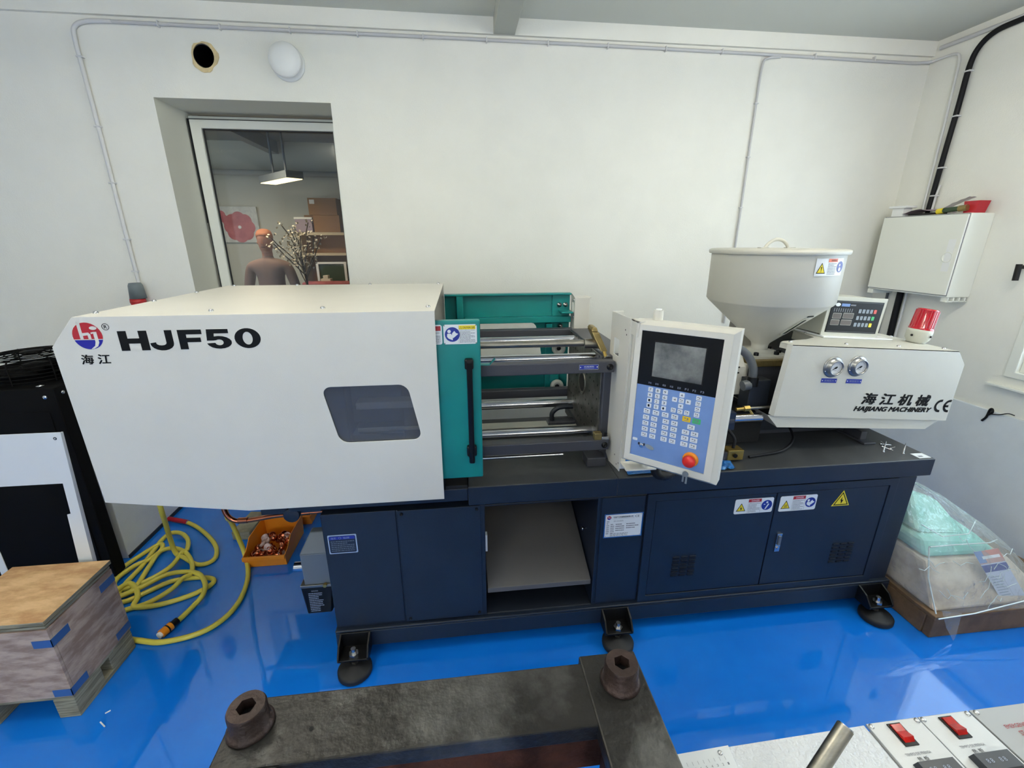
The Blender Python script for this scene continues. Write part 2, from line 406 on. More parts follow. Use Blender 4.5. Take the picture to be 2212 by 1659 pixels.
b = MB(); b.box(-1.596, -1.592, 3.247, 3.276, 1.15, 1.80, 'gasket'); b.box(-1.600, -0.70, 3.247, 3.276, 2.392, 2.395, 'gasket'); b.box(-1.601, -1.598, 3.247, 3.276, 1.80, 2.392, 'gasket')
b.build('gasket_line', wn)
b = MB(); b.box(-1.535, -0.75, 3.288, 3.292, 1.18, 2.345, 'glass'); b.build('pane', wn)
b = MB(); b.box(-1.606, -0.685, 2.95, 3.275, 1.10, 1.125, 'frame_white'); b.build('window_sill', wn, 0.004)

# window in the right wall (only its lower left corner is in view)
wn = thing('window_2', 'bright daylight window on the right wall beside the fuse box', None, (3.02, 1.2, 0.976), kind='structure')
b = MB(); b.plate([(0.35, 0.976), (2.034, 0.976), (2.034, 2.15), (0.35, 2.15)], [[(0.40, 1.01), (1.985, 1.01), (1.985, 2.10), (0.40, 2.10)]], 'x', XR - 0.012, XR + 0.05, 'frame_white')
b.build('window_frame', wn, 0.004)
b = MB(); b.plate([(0.40, 1.01), (1.985, 1.01), (1.985, 2.10), (0.40, 2.10)], [[(0.43, 1.04), (1.955, 1.04), (1.955, 2.07), (0.43, 2.07)]], 'x', XR + 0.012, XR + 0.035, 'frame_white')
b.build('sash', wn, 0.003)
b = MB(); b.box(XR + 0.02, XR + 0.024, 0.42, 1.965, 1.03, 2.08, 'clear_glass'); b.build('pane', wn)
b = MB(); b.box(XR - 0.03, XR, 0.3, 2.092, 0.912, 0.926, 'frame_white'); b.build('window_sill', wn, 0.003)
wn = thing('window_3', 'daylight window in the wall behind the camera', None, (-1.1, -3.15, .95), kind='structure')
b = MB(); b.plate([(-2.0, .95), (-.2, .95), (-.2, 2.25), (-2.0, 2.25)], [[(-1.95, 1.0), (-1.125, 1.0), (-1.125, 2.2), (-1.95, 2.2)], [(-1.075, 1.0), (-.25, 1.0), (-.25, 2.2), (-1.075, 2.2)]], 'y', -3.15, -3.10, 'frame_white'); b.build('window_frame', wn, 0.004)
b = MB(); b.box(-1.97, -.23, -3.135, -3.131, .98, 2.22, 'clear_glass'); b.build('pane', wn)
# shrub outside that window
t = thing('shrub', 'bare leafy shrub outside the right wall window', 'shrub', (3.9, 1.1, 0))
b = MB(); rr = random.Random(4)
tw = []
for i in range(26):
    a = rr.uniform(0, 6.28); x = 3.9; y = 1.1; z = 0.0; p = [(x, y, z)]
    for j in range(6):
        x += math.cos(a) * .06 + rr.uniform(-.03, .03); y += math.sin(a) * .10 + rr.uniform(-.05, .05); z += rr.uniform(.22, .34); p.append((x, y, z)); tw.append((x, y, z))
    b.tube(p, 0.012, 'tree_bark', n=5)
b.build('branches', t)
b = MB()
for p in tw:
    for k in range(7):
        c = Vector(p) + Vector([rr.uniform(-.12, .12) for _ in range(3)]); d = Vector([rr.uniform(-1, 1) for _ in range(3)]).normalized() * .05; e = d.orthogonal().normalized() * .018
        b.add([c - d, c + e, c + d, c - e], [(0, 1, 2, 3)], 'leaf_green')
b.build('foliage', t, kind='stuff')

# ceiling luminaires (above the top edge of the picture)
for i, (x, y, pu, al) in enumerate(LAMPS):
    t = thing('strip_light', ['white strip light hanging above the long white hood', 'white strip light hanging above the hopper', 'white strip light hanging behind the camera, nearer the left', 'white strip light hanging at the right behind the camera'][i], 'lamp', (x, y, 2.62))
    XL = Matrix.Translation((x, y, 0)) @ Matrix.Rotation(R(90) if al else 0, 4, 'Z')
    b = MB(XL); b.box(-.62, .62, -.10, .10, 2.612, 2.67, 'frame_white'); b.build('lamp_housing', t, 0.004)
    for s_ in (-.45, .45):
        b = MB(XL); b.cyl((s_, 0, 2.67), (s_, 0, ZC), .004, 'grey_paint'); b.build('hanger', t)
    b = MB(XL); b.cyl((-.58, 0, 2.588), (.58, 0, 2.588), .015, 'lamp_white', n=12); b.build('lamp_tube', t)
    for s_ in (-.59, .59):
        b = MB(XL); b.box(s_ - .01, s_ + .01, -.02, .02, 2.568, 2.611, 'frame_white'); b.build('tube_holder', t)

# ================================================================== NEXT ROOM (seen through the window)
b = MB(); b.box(-4.6, 0.8, 6.5, 6.6, 0, 2.9, 'room_wall'); struct(b, 'wall_far')
b = MB(); b.box(-4.7, -4.6, 3.33, 6.6, 0, 2.9, 'room_wall'); struct(b, 'wall_far_left')
b = MB(); b.box(0.8, 0.9, 3.33, 6.6, 0, 2.9, 'room_wall'); struct(b, 'wall_far_right')
b = MB(); b.box(-4.7, 0.9, 3.33, 6.6, 2.86, 2.95, 'room_ceiling'); struct(b, 'ceiling_far')
b = MB(); b.box(-4.7, 0.9, 3.33, 6.6, -0.06, 0.0, 'room_floor'); struct(b, 'floor_far')
b = MB(); b.cyl((-4.6, 6.35, 2.50), (-1.2, 6.35, 2.47), 0.035, 'room_ceiling'); b.box(-2.3, -2.2, 3.4, 6.5, 2.72, 2.86, 'room_ceiling'); struct(b, 'trim_4')
t = thing('reflected_lamp', 'warm rectangular lamp, a reflection in the window built as a solid lamp', 'lamp', (-2.1, 5.5, 2.2))  # lamp's reflection in the glass, built as a solid lamp beyond it
b = MB(frame((-1.88, 5.5, 2.30), (0.66, -0.75, 0), (0, 0, 1), (-0.75, -0.66, 0)))
b.box(-.36, .36, -.09, .09, 0.0, .07, 'grey_paint'); b.build('lamp_housing', t, 0.004)
b = MB(frame((-1.88, 5.5, 2.30), (0.66, -0.75, 0), (0, 0, 1), (-0.75, -0.66, 0))); b.box(-.345, .345, -.08, .08, -0.006, 0.0, 'lamp_warm'); b.build('diffuser', t)
b = MB(); b.cyl((-1.98, 5.6, 2.37), (-1.98, 5.6, 2.86), 0.012, 'grey_paint'); b.build('hanger', t)
b = MB(); b.cyl((-1.78, 5.4, 2.37), (-1.78, 5.4, 2.86), 0.012, 'grey_paint'); b.build('hanger', t)
# framed flower picture
t = thing('picture', 'square canvas of a big red flower on the far wall', 'picture', (-2.8, 6.48, 1.88))
b = MB(); b.box(-3.06, -2.565, 6.465, 6.497, 1.66, 2.10, 'canvas'); b.build('canvas', t, 0.003)
b = MB(front(6.464)); rr = random.Random(3)
for k in range(8):
    a = 2 * math.pi * k / 8; cx = -2.80 + .105 * math.cos(a); cz = 1.85 + .105 * math.sin(a)
    fdisc(b, cx, cz, .085, 'petal', y=0.0004 * (k + 1))
for k in range(4): fdisc(b, -3.0 + .03 * k, 2.0 - .05 * k, .05, 'petal', y=0.0004 * (k + 1))
fdisc(b, -2.80, 1.85, .018, 'white', y=0.006)
b.build('flower_print', t)
# shelves with boxes
t = thing('bookshelf', 'pale open shelf unit against the far wall behind the window', 'shelf', (-1.7, 6.3, 0))
b = MB(); b.box(-1.98, -0.9, 6.18, 6.48, 1.75, 1.785, 'pale_wood'); b.build('shelf_board', t, 0.002)
b = MB(); b.box(-1.98, -0.9, 6.18, 6.48, 1.50, 1.53, 'pale_wood'); b.build('shelf_board', t, 0.002)
b = MB(); b.box(-1.98, -0.9, 6.18, 6.48, 1.08, 1.11, 'pale_wood'); b.build('shelf_board', t, 0.002)
b = MB(); b.box(-1.98, -0.9, 6.45, 6.48, 0.0, 2.0, 'cardboard'); b.build('back_panel', t)
b = MB(); b.box(-2.0, -1.97, 6.18, 6.48, 0, 1.78, 'pale_wood'); b.box(-0.92, -0.89, 6.18, 6.48, 0, 1.78, 'pale_wood'); b.build('side_panel', t)
b = MB(); b.box(-1.80, -1.48, 6.2, 6.44, 1.786, 1.99, 'cardboard'); single(b, 'cardboard_box', 'lower brown cardboard box on the top shelf behind the window', 'box', 0.003)
b = MB(); b.box(-1.84, -1.50, 6.2, 6.44, 1.992, 2.19, 'cardboard'); b.box(-1.82, -1.76, 6.196, 6.2, 2.12, 2.17, 'white'); single(b, 'cardboard_box', 'upper brown cardboard box with a white label, behind the window', 'box', 0.003)
b = MB(); b.box(-2.02, -1.82, 6.2, 6.42, 1.786, 1.94, 'lilac'); b.box(-2.03, -1.81, 6.19, 6.43, 1.94, 1.965, 'white'); single(b, 'storage_box', 'lilac storage box with white lid on the top shelf', 'box', 0.003)
t = thing('display_case', 'small glass fronted case with white frame on lower shelf', 'case', (-1.62, 6.3, 1.11))
b = MB(); b.plate([(-1.84, 1.111), (-1.46, 1.111), (-1.46, 1.42), (-1.84, 1.42)], [[(-1.81, 1.135), (-1.49, 1.135), (-1.49, 1.395), (-1.81, 1.395)]], 'y', 6.2, 6.22, 'white'); b.build('frame', t, 0.002)
b = MB(); b.box(-1.81, -1.49, 6.23, 6.42, 1.111, 1.39, 'leaf_green'); b.build('case_body', t)
b = MB(); b.box(-1.76, -1.64, 6.05, 6.16, 1.111, 1.22, 'blossom'); b.box(-1.73, -1.67, 6.06, 6.15, 1.22, 1.26, 'blossom'); single(b, 'ornament', 'small cream ornament in front of the glass fronted case', 'ornament', 0.004)
b = MB(); b.box(-1.95, -1.2, 5.9, 6.1, 0.78, 1.19, 'petal'); b.box(-1.95, -1.2, 5.7, 5.9, 0.78, .85, 'petal'); single(b, 'armchair', 'red chair back below the shelves behind the window', 'chair', 0.02)
# blossom tree in a pot
t = thing('artificial_tree', 'slender artificial tree with pale blossoms behind the window', 'tree', (-1.66, 5.2, 0)); rr = random.Random(11)
b = MB(); b.lathe([(0.0, 0), (0.12, 0), (0.15, .28), (0.13, .28), (.12, .25), (0, .25)], (-1.66, 5.2, 0.001), 'pale_wood', 20); b.build('pot', t)
b = MB(); tips = []
b.tube([(-1.66, 5.2, .25), (-1.655, 5.2, .8), (-1.66, 5.2, 1.30)], 0.014, 'tree_bark', n=6)
for k in range(11):
    a = rr.uniform(-1.0, 1.0); p = [(-1.66, 5.2, 1.2 + .02 * k)]; x, y, z = p[0]
    for j in range(5):
        x += math.sin(a) * .075 + rr.uniform(-.015, .015); y += rr.uniform(-.03, .03); z += math.cos(a) * .10; p.append((x, y, z))
        if j > 0: tips.append((x, y, z))
    b.tube(p, 0.006, 'tree_bark', n=5)
b.build('branches', t)
b = MB()
for p in tips:
    for k in range(7):
        c = Vector(p) + Vector([rr.uniform(-.05, .05) for _ in range(3)]); d = Vector([rr.uniform(-1, 1) for _ in range(3)]).normalized() * .016; e = d.orthogonal().normalized() * .012
        b.add([c - d, c + e, c + d, c - e], [(0, 1, 2, 3)], 'blossom')
b.build('blossom', t, kind='stuff')

# solid figure in the next room, built for a reflection in the glass
def reflected_person():
    cx, cy = -2.06, 5.30
    t = thing('reflected_person', 'figure in a brown sweater, a reflection in the window glass built solid', 'reflected_person', (cx, cy, 0))
    def skin(name, pts, edges, mtl, sub=2):
        me = bpy.data.meshes.new(name); me.from_pydata([Vector(p[:3]) for p in pts], edges, [])
        o = bpy.data.objects.new(name, me); C.objects.link(o); o.parent = t
        sk = o.modifiers.new('s', 'SKIN'); sk.use_smooth_shade = True
        if not me.skin_vertices: me.skin_vertices.new()
        for i, p in enumerate(pts): me.skin_vertices[0].data[i].radius = (p[3], p[4] if len(p) > 4 else p[3])
        me.skin_vertices[0].data[0].use_root = True
        ss = o.modifiers.new('u', 'SUBSURF'); ss.levels = sub; ss.render_levels = sub
        me.materials.append(M[mtl])
        return o
    pts = [(0, 0, .95, .15, .11), (0, 0, 1.12, .15, .105), (0, 0, 1.30, .175, .115), (0, 0, 1.43, .15, .09), (0, -.005, 1.50, .06, .06), (0, -.01, 1.56, .055, .055),
           (.19, 0, 1.42, .065), (.26, .0, 1.15, .05), (.22, -.14, .98, .038), (.16, -.22, 1.0, .032),
           (-.19, 0, 1.42, .065), (-.26, .0, 1.15, .05), (-.22, -.14, .98, .038), (-.16, -.22, 1.0, .032),
           (.09, 0, .86, .095), (.11, 0, .48, .062), (.12, .01, .08, .042), (.13, -.12, .035, .035),
           (-.09, 0, .86, .095), (-.11, 0, .48, .062), (-.12, .01, .08, .042), (-.13, -.12, .035, .035)]
    ed = [(0, 1), (1, 2), (2, 3), (3, 4), (4, 5), (3, 6), (6, 7), (7, 8), (8, 9), (3, 10), (10, 11), (11, 12), (12, 13), (0, 14), (14, 15), (15, 16), (16, 17), (0, 18), (18, 19), (19, 20), (20, 21)]
    o = skin('body', pts, ed, 'sweater')
    # head with face
    b = MB(); n = 24; prof = [(0.0, -.118), (.035, -.115), (.052, -.095), (.062, -.06), (.070, -.02), (.075, .03), (.073, .07), (.058, .10), (.03, .118), (0, .121)]
    vs = []; fs = []
    for k, (r, h) in enumerate(prof):
        for i in range(n):
            a = 2 * math.pi * i / n; x = r * math.cos(a); y = r * 1.22 * math.sin(a)
            vs.append((cx + x, cy - .015 + y, 1.675 + h))
    for k in range(len(prof) - 1):
        for i in range(n): fs.append((k * n + i, k * n + (i + 1) % n, (k + 1) * n + (i + 1) % n, (k + 1) * n + i))
    b.add(vs, fs, 'skin', True)
    b.cyl((cx, cy, 1.48), (cx, cy - .01, 1.60), .052, 'skin', n=16)
    b.add([(cx - .012, cy - .098, 1.655), (cx + .012, cy - .098, 1.655), (cx, cy - .128, 1.657), (cx, cy - .10, 1.70)], [(0, 1, 2), (1, 3, 2), (3, 0, 2)], 'skin')
    for s in (-1, 1):
        b.lathe([(.0, 0), (.013, .004), (.018, .012), (.010, .02), (0, .022)], (cx + s * .066, cy - .01, 1.665), 'skin', 10, axis=(s, 0, 0))
        b.lathe([(0, .004), (.007, .002), (.009, -.004)], (cx + s * .027, cy - .091, 1.69), 'black', 10, axis=(0, -1, 0))
    b.box(cx - .02, cx + .02, cy - .098, cy - .08, 1.618, 1.623, 'rust_side')
    b.build('head', t)
    b = MB(); vs = []
    for k, (r, h) in enumerate([(.078, .02), (.081, .05), (.077, .085), (.062, .113), (.032, .130), (0, .134)]):
        for i in range(n):
            a = 2 * math.pi * i / n; x = r * math.cos(a); y = r * 1.22 * math.sin(a) ; hh = h + (.045 * max(0, -math.sin(a)) if k < 2 else 0)
            vs.append((cx + x, cy - .012 + y, 1.675 + hh))
    fs = [(k * n + i, k * n + (i + 1) % n, (k + 1) * n + (i + 1) % n, (k + 1) * n + i) for k in range(5) for i in range(n)]
    b.add(vs, fs, 'hair', True); b.build('hair', t)
    for s in (-1, 1):
        b = MB(); c = Vector((cx + s * .15, cy - .235, 1.0))
        b.box(c.x - .035, c.x + .035, c.y - .05, c.y + .01, c.z - .012, c.z + .012, 'skin')
        for k, L in enumerate((.055, .065, .06, .045)):
            x = c.x - .027 + k * .018; b.tube([(x, c.y - .045, c.z), (x, c.y - .05 - L * .6, c.z - .005), (x, c.y - .05 - L * .8, c.z - .03)], .008, 'skin', n=6)
        b.tube([(c.x - s * .03, c.y - .01, c.z), (c.x - s * .055, c.y - .04, c.z + .008)], .009, 'skin', n=6)
        b.build('hand', t, 0.004)
    for s in (-1, 1):
        b = MB(); x = cx + s * .11
        b.tube([(cx + s * .085, cy, .93), (cx + s * .10, cy, .7), (x, cy, .48), (cx + s * .12, cy + .01, .12)], .08, 'trousers', n=12, rs=[.105, .095, .078, .062])
        b.build('trouser_leg', t)
        b = MB(); b.box(x - .045 + s * .012, x + .045 + s * .012, cy - .17, cy + .07, 0.001, .09, 'black'); b.build('shoe', t, 0.02)
reflected_person()

# ================================================================== INJECTION MOLDING MACHINE
mc = thing('injection_molding_machine', 'long white, teal and navy injection molding machine filling the middle of the room', 'machine', (0.6, 1.95, 0.0))
def screw(mb, x, y, z, d, r=0.006, h=0.005, m='chrome'):
    """small domed screw head at a point, d = outward direction"""
    mb.lathe([(r, 0), (r, h * .4), (r * .7, h * .85), (0, h)], (x, y, z), m, 12, axis=d)
def socket_bolt(mb, x, y, z, d, r=0.010, h=0.010, m='black'):
    mb.lathe([(r, 0), (r, h * .85), (r * .9, h), (r * .55, h), (r * .5, h * .4), (0, h * .4)], (x, y, z), m, 14, axis=d)

# ---- base cabinet
b = MB(); Y0 = 1.525
b.box(-0.560, 0.068, Y0, 2.40, 0.14, 0.70, 'navy')
b.box(0.532, 1.990, Y0, 2.40, 0.14, 0.70, 'navy')
b.box(0.068, 0.532, 2.30, 2.40, 0.14, 0.70, 'navy_dark')
b.box(0.068, 0.532, Y0, 2.30, 0.06, 0.155, 'navy_dark')
b.box(0.068, 0.532, Y0, 2.30, 0.69, 0.70, 'navy_dark')
cab = b.build('base_cabinet', mc, 0.003)
b = MB(); b.box(-0.565, 1.998, 1.506, 2.41, 0.060, 0.140, 'navy'); b.prism([(1.506, .140), (1.506, .150), (1.56, .150), (1.56, .140)], 'x', -0.565, 1.998, 'navy')
b.build('bottom_beam', mc, 0.004)
b = MB(); b.box(-0.66, 0.005, 1.506, 2.10, 0.735, 0.790, 'navy'); b.box(0.005, 0.60, 1.500, 2.10, 0.716, 0.797, 'navy_top'); b.box(0.60, 2.022, 1.500, 2.42, 0.716, 0.797, 'navy_top')
b.mats.append('navy'); o = b.build('table_top', mc, 0.004)
for p in o.data.polygons:
    if p.normal.y < -0.9: p.material_index = 0
b = MB(); b.box(-0.78, -0.56, 1.55, 1.60, 0.70, 0.752, 'navy'); b.lathe([(.03, 0), (.03, .02), (0, .02)], (-0.665, 1.55, 0.703), 'navy', 16, axis=(0, -1, 0)); b.build('support_bracket', mc, 0.003)
# plain left sheet and screwed access sheet
def sheet(name, x0, x1, z0, z1, y=1.519, m='navy', par=mc, bev=0.0015): 
    b = MB(); b.box(x0, x1, y, 1.5245, z0, z1, m); return b.build(name, par, bev)
sheet('left_panel', -0.553, -0.278, 0.165, 0.705)
ap = sheet('access_panel', -0.270, 0.050, 0.160, 0.703, 1.516)
for (x, z) in ((-0.255, .688), (0.036, .688), (-0.255, .176), (0.036, .176)):
    b = MB(); socket_bolt(b, x, 1.516, z, (0, -1, 0), .007, .004); b.build('bolt', ap)
sheet('centre_panel', 0.548, 0.733, 0.165, 0.697)
b = MB(); b.plate([(0.740, .150), (1.890, .150), (1.890, .704), (0.740, .704)], [[(0.776, .184), (1.853, .184), (1.853, .671), (0.776, .671)]], 'y', 1.513, 1.5245, 'navy')
df = b.build('door_frame', mc, 0.0015)
def louvre(par, x0, z0):
    for r in range(6):
        for c in range(3):
            b = MB(); x = x0 + c * .038; z = z0 + r * .0195
            b.add([(x, 1.516, z), (x + .030, 1.516, z), (x + .030, 1.509, z + .008), (x, 1.509, z + .008), (x + .030, 1.516, z + .008), (x, 1.516, z + .008)], [(0, 1, 2, 3), (3, 2, 4, 5), (0, 3, 5), (1, 4, 2)], 'navy')
            b.add([(x, 1.5155, z - .003), (x + .030, 1.5155, z - .003), (x + .030, 1.5155, z), (x, 1.5155, z)], [(0, 1, 2, 3)], 'black_matt')
            b.build('louvre', par)
dl = sheet('cabinet_door', 0.7785, 1.3175, 0.187, 0.668, 1.516); louvre(dl, 0.884, 0.276)
dr = sheet('cabinet_door', 1.3225, 1.8505, 0.187, 0.668, 1.516); louvre(dr, 1.648, 0.276)
b = MB(front(1.516)); b.box(1.358, 1.382, 0, .006, 0.368, 0.462, 'steel_shiny'); b.box(1.364, 1.376, .006, .012, .405, .452, 'grey_paint'); b.cyl((1.370, .006, .388), (1.370, .011, .388), .006, 'chrome'); b.build('door_lock', dr, 0.001)

# ---- warning label helpers (all flat printed plates)
def tri(mb, cx, cz, w, h, sym=None, y=0.001):
    flat(mb, [(cx - w / 2, cz), (cx + w / 2, cz), (cx, cz + h)], 'print_black', y)
    k = .80; flat(mb, [(cx - w / 2 * k, cz + h * .07), (cx + w / 2 * k, cz + h * .07), (cx, cz + h * .87)], 'label_yellow', y + .0003)
    if sym == 'bolt':
        flat(mb, [(cx + .02 * w, cz + .66 * h), (cx - .10 * w, cz + .36 * h), (cx + .01 * w, cz + .38 * h)], 'print_black', y + .0006)
        flat(mb, [(cx + .0 * w, cz + .10 * h), (cx - .06 * w, cz + .37 * h), (cx + .12 * w, cz + .42 * h)], 'print_black', y + .0006)
    if sym == '!':
        flat(mb, [(cx - .02 * w, cz + .26 * h), (cx + .02 * w, cz + .26 * h), (cx + .05 * w, cz + .62 * h), (cx - .05 * w, cz + .62 * h)], 'print_black', y + .0006); fdisc(mb, cx, cz + .17 * h, .035 * w, 'print_black', y + .0006, 10)
    if sym == 'heat':
        for s in (-1, 0, 1): flat(mb, [(cx + s * .12 * w - .02 * w, cz + .14 * h), (cx + s * .12 * w + .02 * w, cz + .14 * h), (cx + s * .10 * w + .03 * w, cz + .5 * h), (cx + s * .10 * w - .01 * w, cz + .5 * h)], 'print_black', y + .0006)
def lines(mb, x0, x1, z0, z1, n, m='print_grey', y=0.001, seed=0, t=.32):
    rr = random.Random(seed + n); dz = (z1 - z0) / n
    for i in range(n):
        z = z1 - dz * (i + .8); x = x0; xe = x1 - (x1 - x0) * rr.choice([0, 0, .05, .3])
        while x < xe - .0005:
            w = min(rr.uniform(.03, .12) * (x1 - x0), xe - x); frect(mb, x, x + w, z, z + dz * t * 1.4, m, y); x += w + (x1 - x0) * .02
def reader(mb, cx, cz, r, m='label_blue', y=.001):       # blue disc, white figure reading a booklet
    fdisc(mb, cx, cz, r, m, y)
    fdisc(mb, cx - .42 * r, cz + .42 * r, .24 * r, 'label_white', y + .0004, 14)
    flat(mb, [(cx - .68 * r, cz + .12 * r), (cx - .18 * r, cz + .12 * r), (cx + .02 * r, cz - .22 * r), (cx + .04 * r, cz - .78 * r), (cx - .5 * r, cz - .55 * r), (cx - .72 * r, cz - .3 * r)][::-1], 'label_white', y + .0004)
    flat(mb, [(cx - .02 * r, cz + .18 * r), (cx + .28 * r, cz + .5 * r), (cx + .5 * r, cz + .2 * r), (cx + .8 * r, cz + .08 * r), (cx + .1 * r, cz - .5 * r), (cx - .1 * r, cz - .28 * r)][::-1], 'label_white', y + .0005)
def wide_label(fr, x0, x1, z0, z1, sym, head, name, par, badge='reader', title=None):
    b = MB(fr); w = x1 - x0; h = z1 - z0
    b.plate(rrect(x0, x1, z0, z1, .05 * w if w < h else .1 * h), [], 'y', 0.0002, .0016, 'label_white')
    y = .0019; frect(b, x0 + w * .34, x0 + w * .345, z0 + .04 * h, z1 - .04 * h, 'print_grey', y); frect(b, x0 + w * .675, x0 + w * .68, z0 + .04 * h, z1 - .04 * h, 'print_grey', y)
    tri(b, x0 + .17 * w, z0 + .18 * h, .25 * w, .55 * h, sym, y)
    frect(b, x0 + w * .345, x0 + w * .675, z1 - .24 * h, z1 - .03 * h, head, y)
    text(b, title or 'DANGER', x0 + .42 * w, z1 - .19 * h, .20 * w, .11 * h, 'label_white' if head == 'label_red' else 'rust_side', y + .0003)
    lines(b, x0 + w * .36, x0 + w * .66, z0 + .05 * h, z1 - .28 * h, 8, y=y, seed=int(x0 * 100))
    if badge == 'reader': reader(b, x0 + .835 * w, z0 + .5 * h, .37 * h if h * .37 < .14 * w else .14 * w, y=y)
    else:
        r = min(.37 * h, .14 * w); cx = x0 + .835 * w; cz = z0 + .5 * h; fdisc(b, cx, cz, r, 'label_blue', y)
        flat(b, [(cx - .35 * r, cz - .8 * r), (cx - .1 * r, cz - .8 * r), (cx + .45 * r, cz + .2 * r), (cx + .2 * r, cz + .3 * r)], 'label_white', y + .0003); fdisc(b, cx - .0 * r, cz + .55 * r, .2 * r, 'label_white', y + .0003, 12)
        frect(b, cx - .6 * r, cx - .3 * r, cz + .1 * r, cz + .25 * r, 'label_white', y + .0003)
    b.build(name, par)
wide_label(front(1.516), 1.132, 1.308, 0.578, 0.650, 'bolt', 'label_red', 'warning_label', dl, 'tool')
wide_label(front(1.516), 1.339, 1.512, 0.575, 0.650, 'heat', 'label_red', 'warning_label', dr)
b = MB(front(1.516)); b.plate([(1.590, .583), (1.676, .583), (1.634, .660)], [], 'y', .0002, .0012, 'label_yellow'); tri(b, 1.633, .587, .072, .065, 'bolt', .0014); b.build('warning_triangle', dr)
# rating plate on the centre panel
b = MB(front(1.519)); b.box(.562, .729, 0, .0016, .504, .621, 'steel_shiny'); b.box(.567, .724, .0016, .002, .509, .616, 'label_white')
y = .0024; fdisc(b, .582, .603, .009, 'logo_red', y); flat(b, [(.574, .600), (.579, .594), (.585, .594), (.590, .600)], 'logo_blue', y + .0002); text(b, 'hj', .577, .598, .009, .011, 'label_white', y + .0005)
text(b, '宁波海江机械制造有限公司', .600, .600, .085, .0085, 'print_black', y, .01); text(b, 'CE', .694, .599, .018, .010, 'print_black', y)
frect(b, .600, .690, .596, .5966, 'print_grey', y); text(b, '塑料注射成型机', .602, .582, .042, .0065, 'print_grey', y)
lines(b, .572, .584, .522, .590, 7, y=y); lines(b, .590, .606, .522, .575, 6, y=y, seed=3); lines(b, .612, .650, .535, .575, 4, y=y, seed=5); lines(b, .658, .712, .545, .575, 3, y=y, seed=6); lines(b, .590, .700, .511, .528, 3, y=y, seed=8)
for (x, z) in ((.571, .612), (.720, .612), (.571, .513), (.720, .513)): fdisc(b, x, z, .0018, 'steel_dull', y)
b.build('rating_plate', mc)
# small blue plate on the left panel
b = MB(front(1.519)); b.plate(rrect(-.542, -.434, .527, .612, .004), [], 'y', 0, .0016, 'plate_rim'); b.plate(rrect(-.538, -.438, .531, .608, .006), [], 'y', .0016, .002, 'plate_navy')
y = .0023; frect(b, -.536, -.440, .592, .606, 'plate_blue', y); text(b, '海天', -.530, .594, .020, .009, 'print_pale', y + .0002); fdisc(b, -.496, .599, .005, 'print_pale', y + .0002); fdisc(b, -.496, .599, .004, 'plate_blue', y + .0004)
text(b, '铭牌', -.484, .594, .024, .009, 'print_pale', y + .0002); lines(b, -.532, -.444, .537, .588, 6, 'grey_paint', y)
b.build('info_plate', mc)
# ---- open bay in the base: sloping tray
b = MB(); b.hexa([(.074, 1.535, .255), (.527, 1.535, .255), (.527, 2.29, .56), (.074, 2.29, .56), (.074, 1.535, .279), (.527, 1.535, .279), (.527, 2.29, .584), (.074, 2.29, .584)], 'tray_paint')
b.build('chute_tray', mc, 0.002)
b = MB(); b.box(.070, .078, 1.56, 1.585, .45, .53, 'white'); b.build('edge_strip', mc)
b = MB(); b.lathe([(.004, 0), (.004, .012), (.009, .013), (.009, .02), (0, .021)], (.531, 1.66, .455), 'chrome', 14, axis=(-1, 0, 0)); b.build('latch_knob', mc)
# ---- levelling feet
for (x, y) in ((-.484, 1.452), (.636, 1.452), (1.893, 1.452), (-.45, 2.44), (1.85, 2.44)):
    s = -1 if y < 2 else 1; yb = 1.506 if y < 2 else 2.41
    f = MB(); w = .058
    f.box(x - w, x + w, min(yb, yb + s * .078), max(yb, yb + s * .078), .066, .076, 'black')
    f.box(x - w, x + w, min(yb, yb + s * .006), max(yb, yb + s * .006), .062, .142, 'black')
    for q in (-1, 1):
        f.prism([(yb, .062), (yb + s * .068, .062), (yb + s * .080, .070), (yb + s * .080, .084), (yb + s * .05, .122), (yb, .142)], 'x', x + q * w - .004, x + q * w + .004, 'black')
    ft = f.build('levelling_foot', mc, 0.002)
    g = MB(); g.cyl((x, y, .028), (x, y, .110), .008, 'black', n=14); g.cyl((x, y, .076), (x, y, .090), .020, 'steel_shiny', n=6, smooth=False); g.cyl((x, y, .090), (x, y, .112), .010, 'steel_shiny', n=14); g.cyl((x, y, .040), (x, y, .050), .015, 'steel_dull', n=6, smooth=False); g.build('stud_bolt', ft)
    g = MB(); g.lathe([(0, .0), (.064, .0), (.068, .004), (.068, .022), (.060, .030), (.030, .032), (.020, .040), (0, .040)], (x, y - s * -.012, .001), 'rubber', 28); g.build('foot_pad', ft)
# ---- lubrication pump on the left end
b = MB(); x0, x1 = -.706, -.588
b.box(x0 + .006, x1, 1.62, 1.70, .30, .455, 'grey_paint'); b.hexa([(x0 + .006, 1.62, .455), (x1, 1.62, .455), (x1, 1.70, .455), (x0 + .006, 1.70, .455), (x0 + .045, 1.665, .53), (x1, 1.665, .53), (x1, 1.70, .53), (x0 + .045, 1.70, .53)], 'grey_paint')
b.box(x1, -.56, 1.64, 1.72, .28, .52, 'navy')
lp = b.build('lubrication_pump', mc, 0.004)
b = MB(); b.box(x0 - .010, x1 + .006, 1.612, 1.72, .290, .303, 'steel_dull'); b.cyl((-.612, 1.612, .305), (-.612, 1.60, .305), .008, 'brass'); b.build('pump_flange', lp, 0.002)
b = MB(); b.hexa([(x0 - .004, 1.626, .140), (x1 - .02, 1.626, .140), (x1 - .006, 1.70, .140), (x0 - .004, 1.70, .140), (x0 - .012, 1.618, .289), (x1 + .002, 1.618, .289), (x1 + .012, 1.72, .289), (x0 - .012, 1.72, .289)], 'black_gloss'); b.build('oil_tank', lp, 0.006)
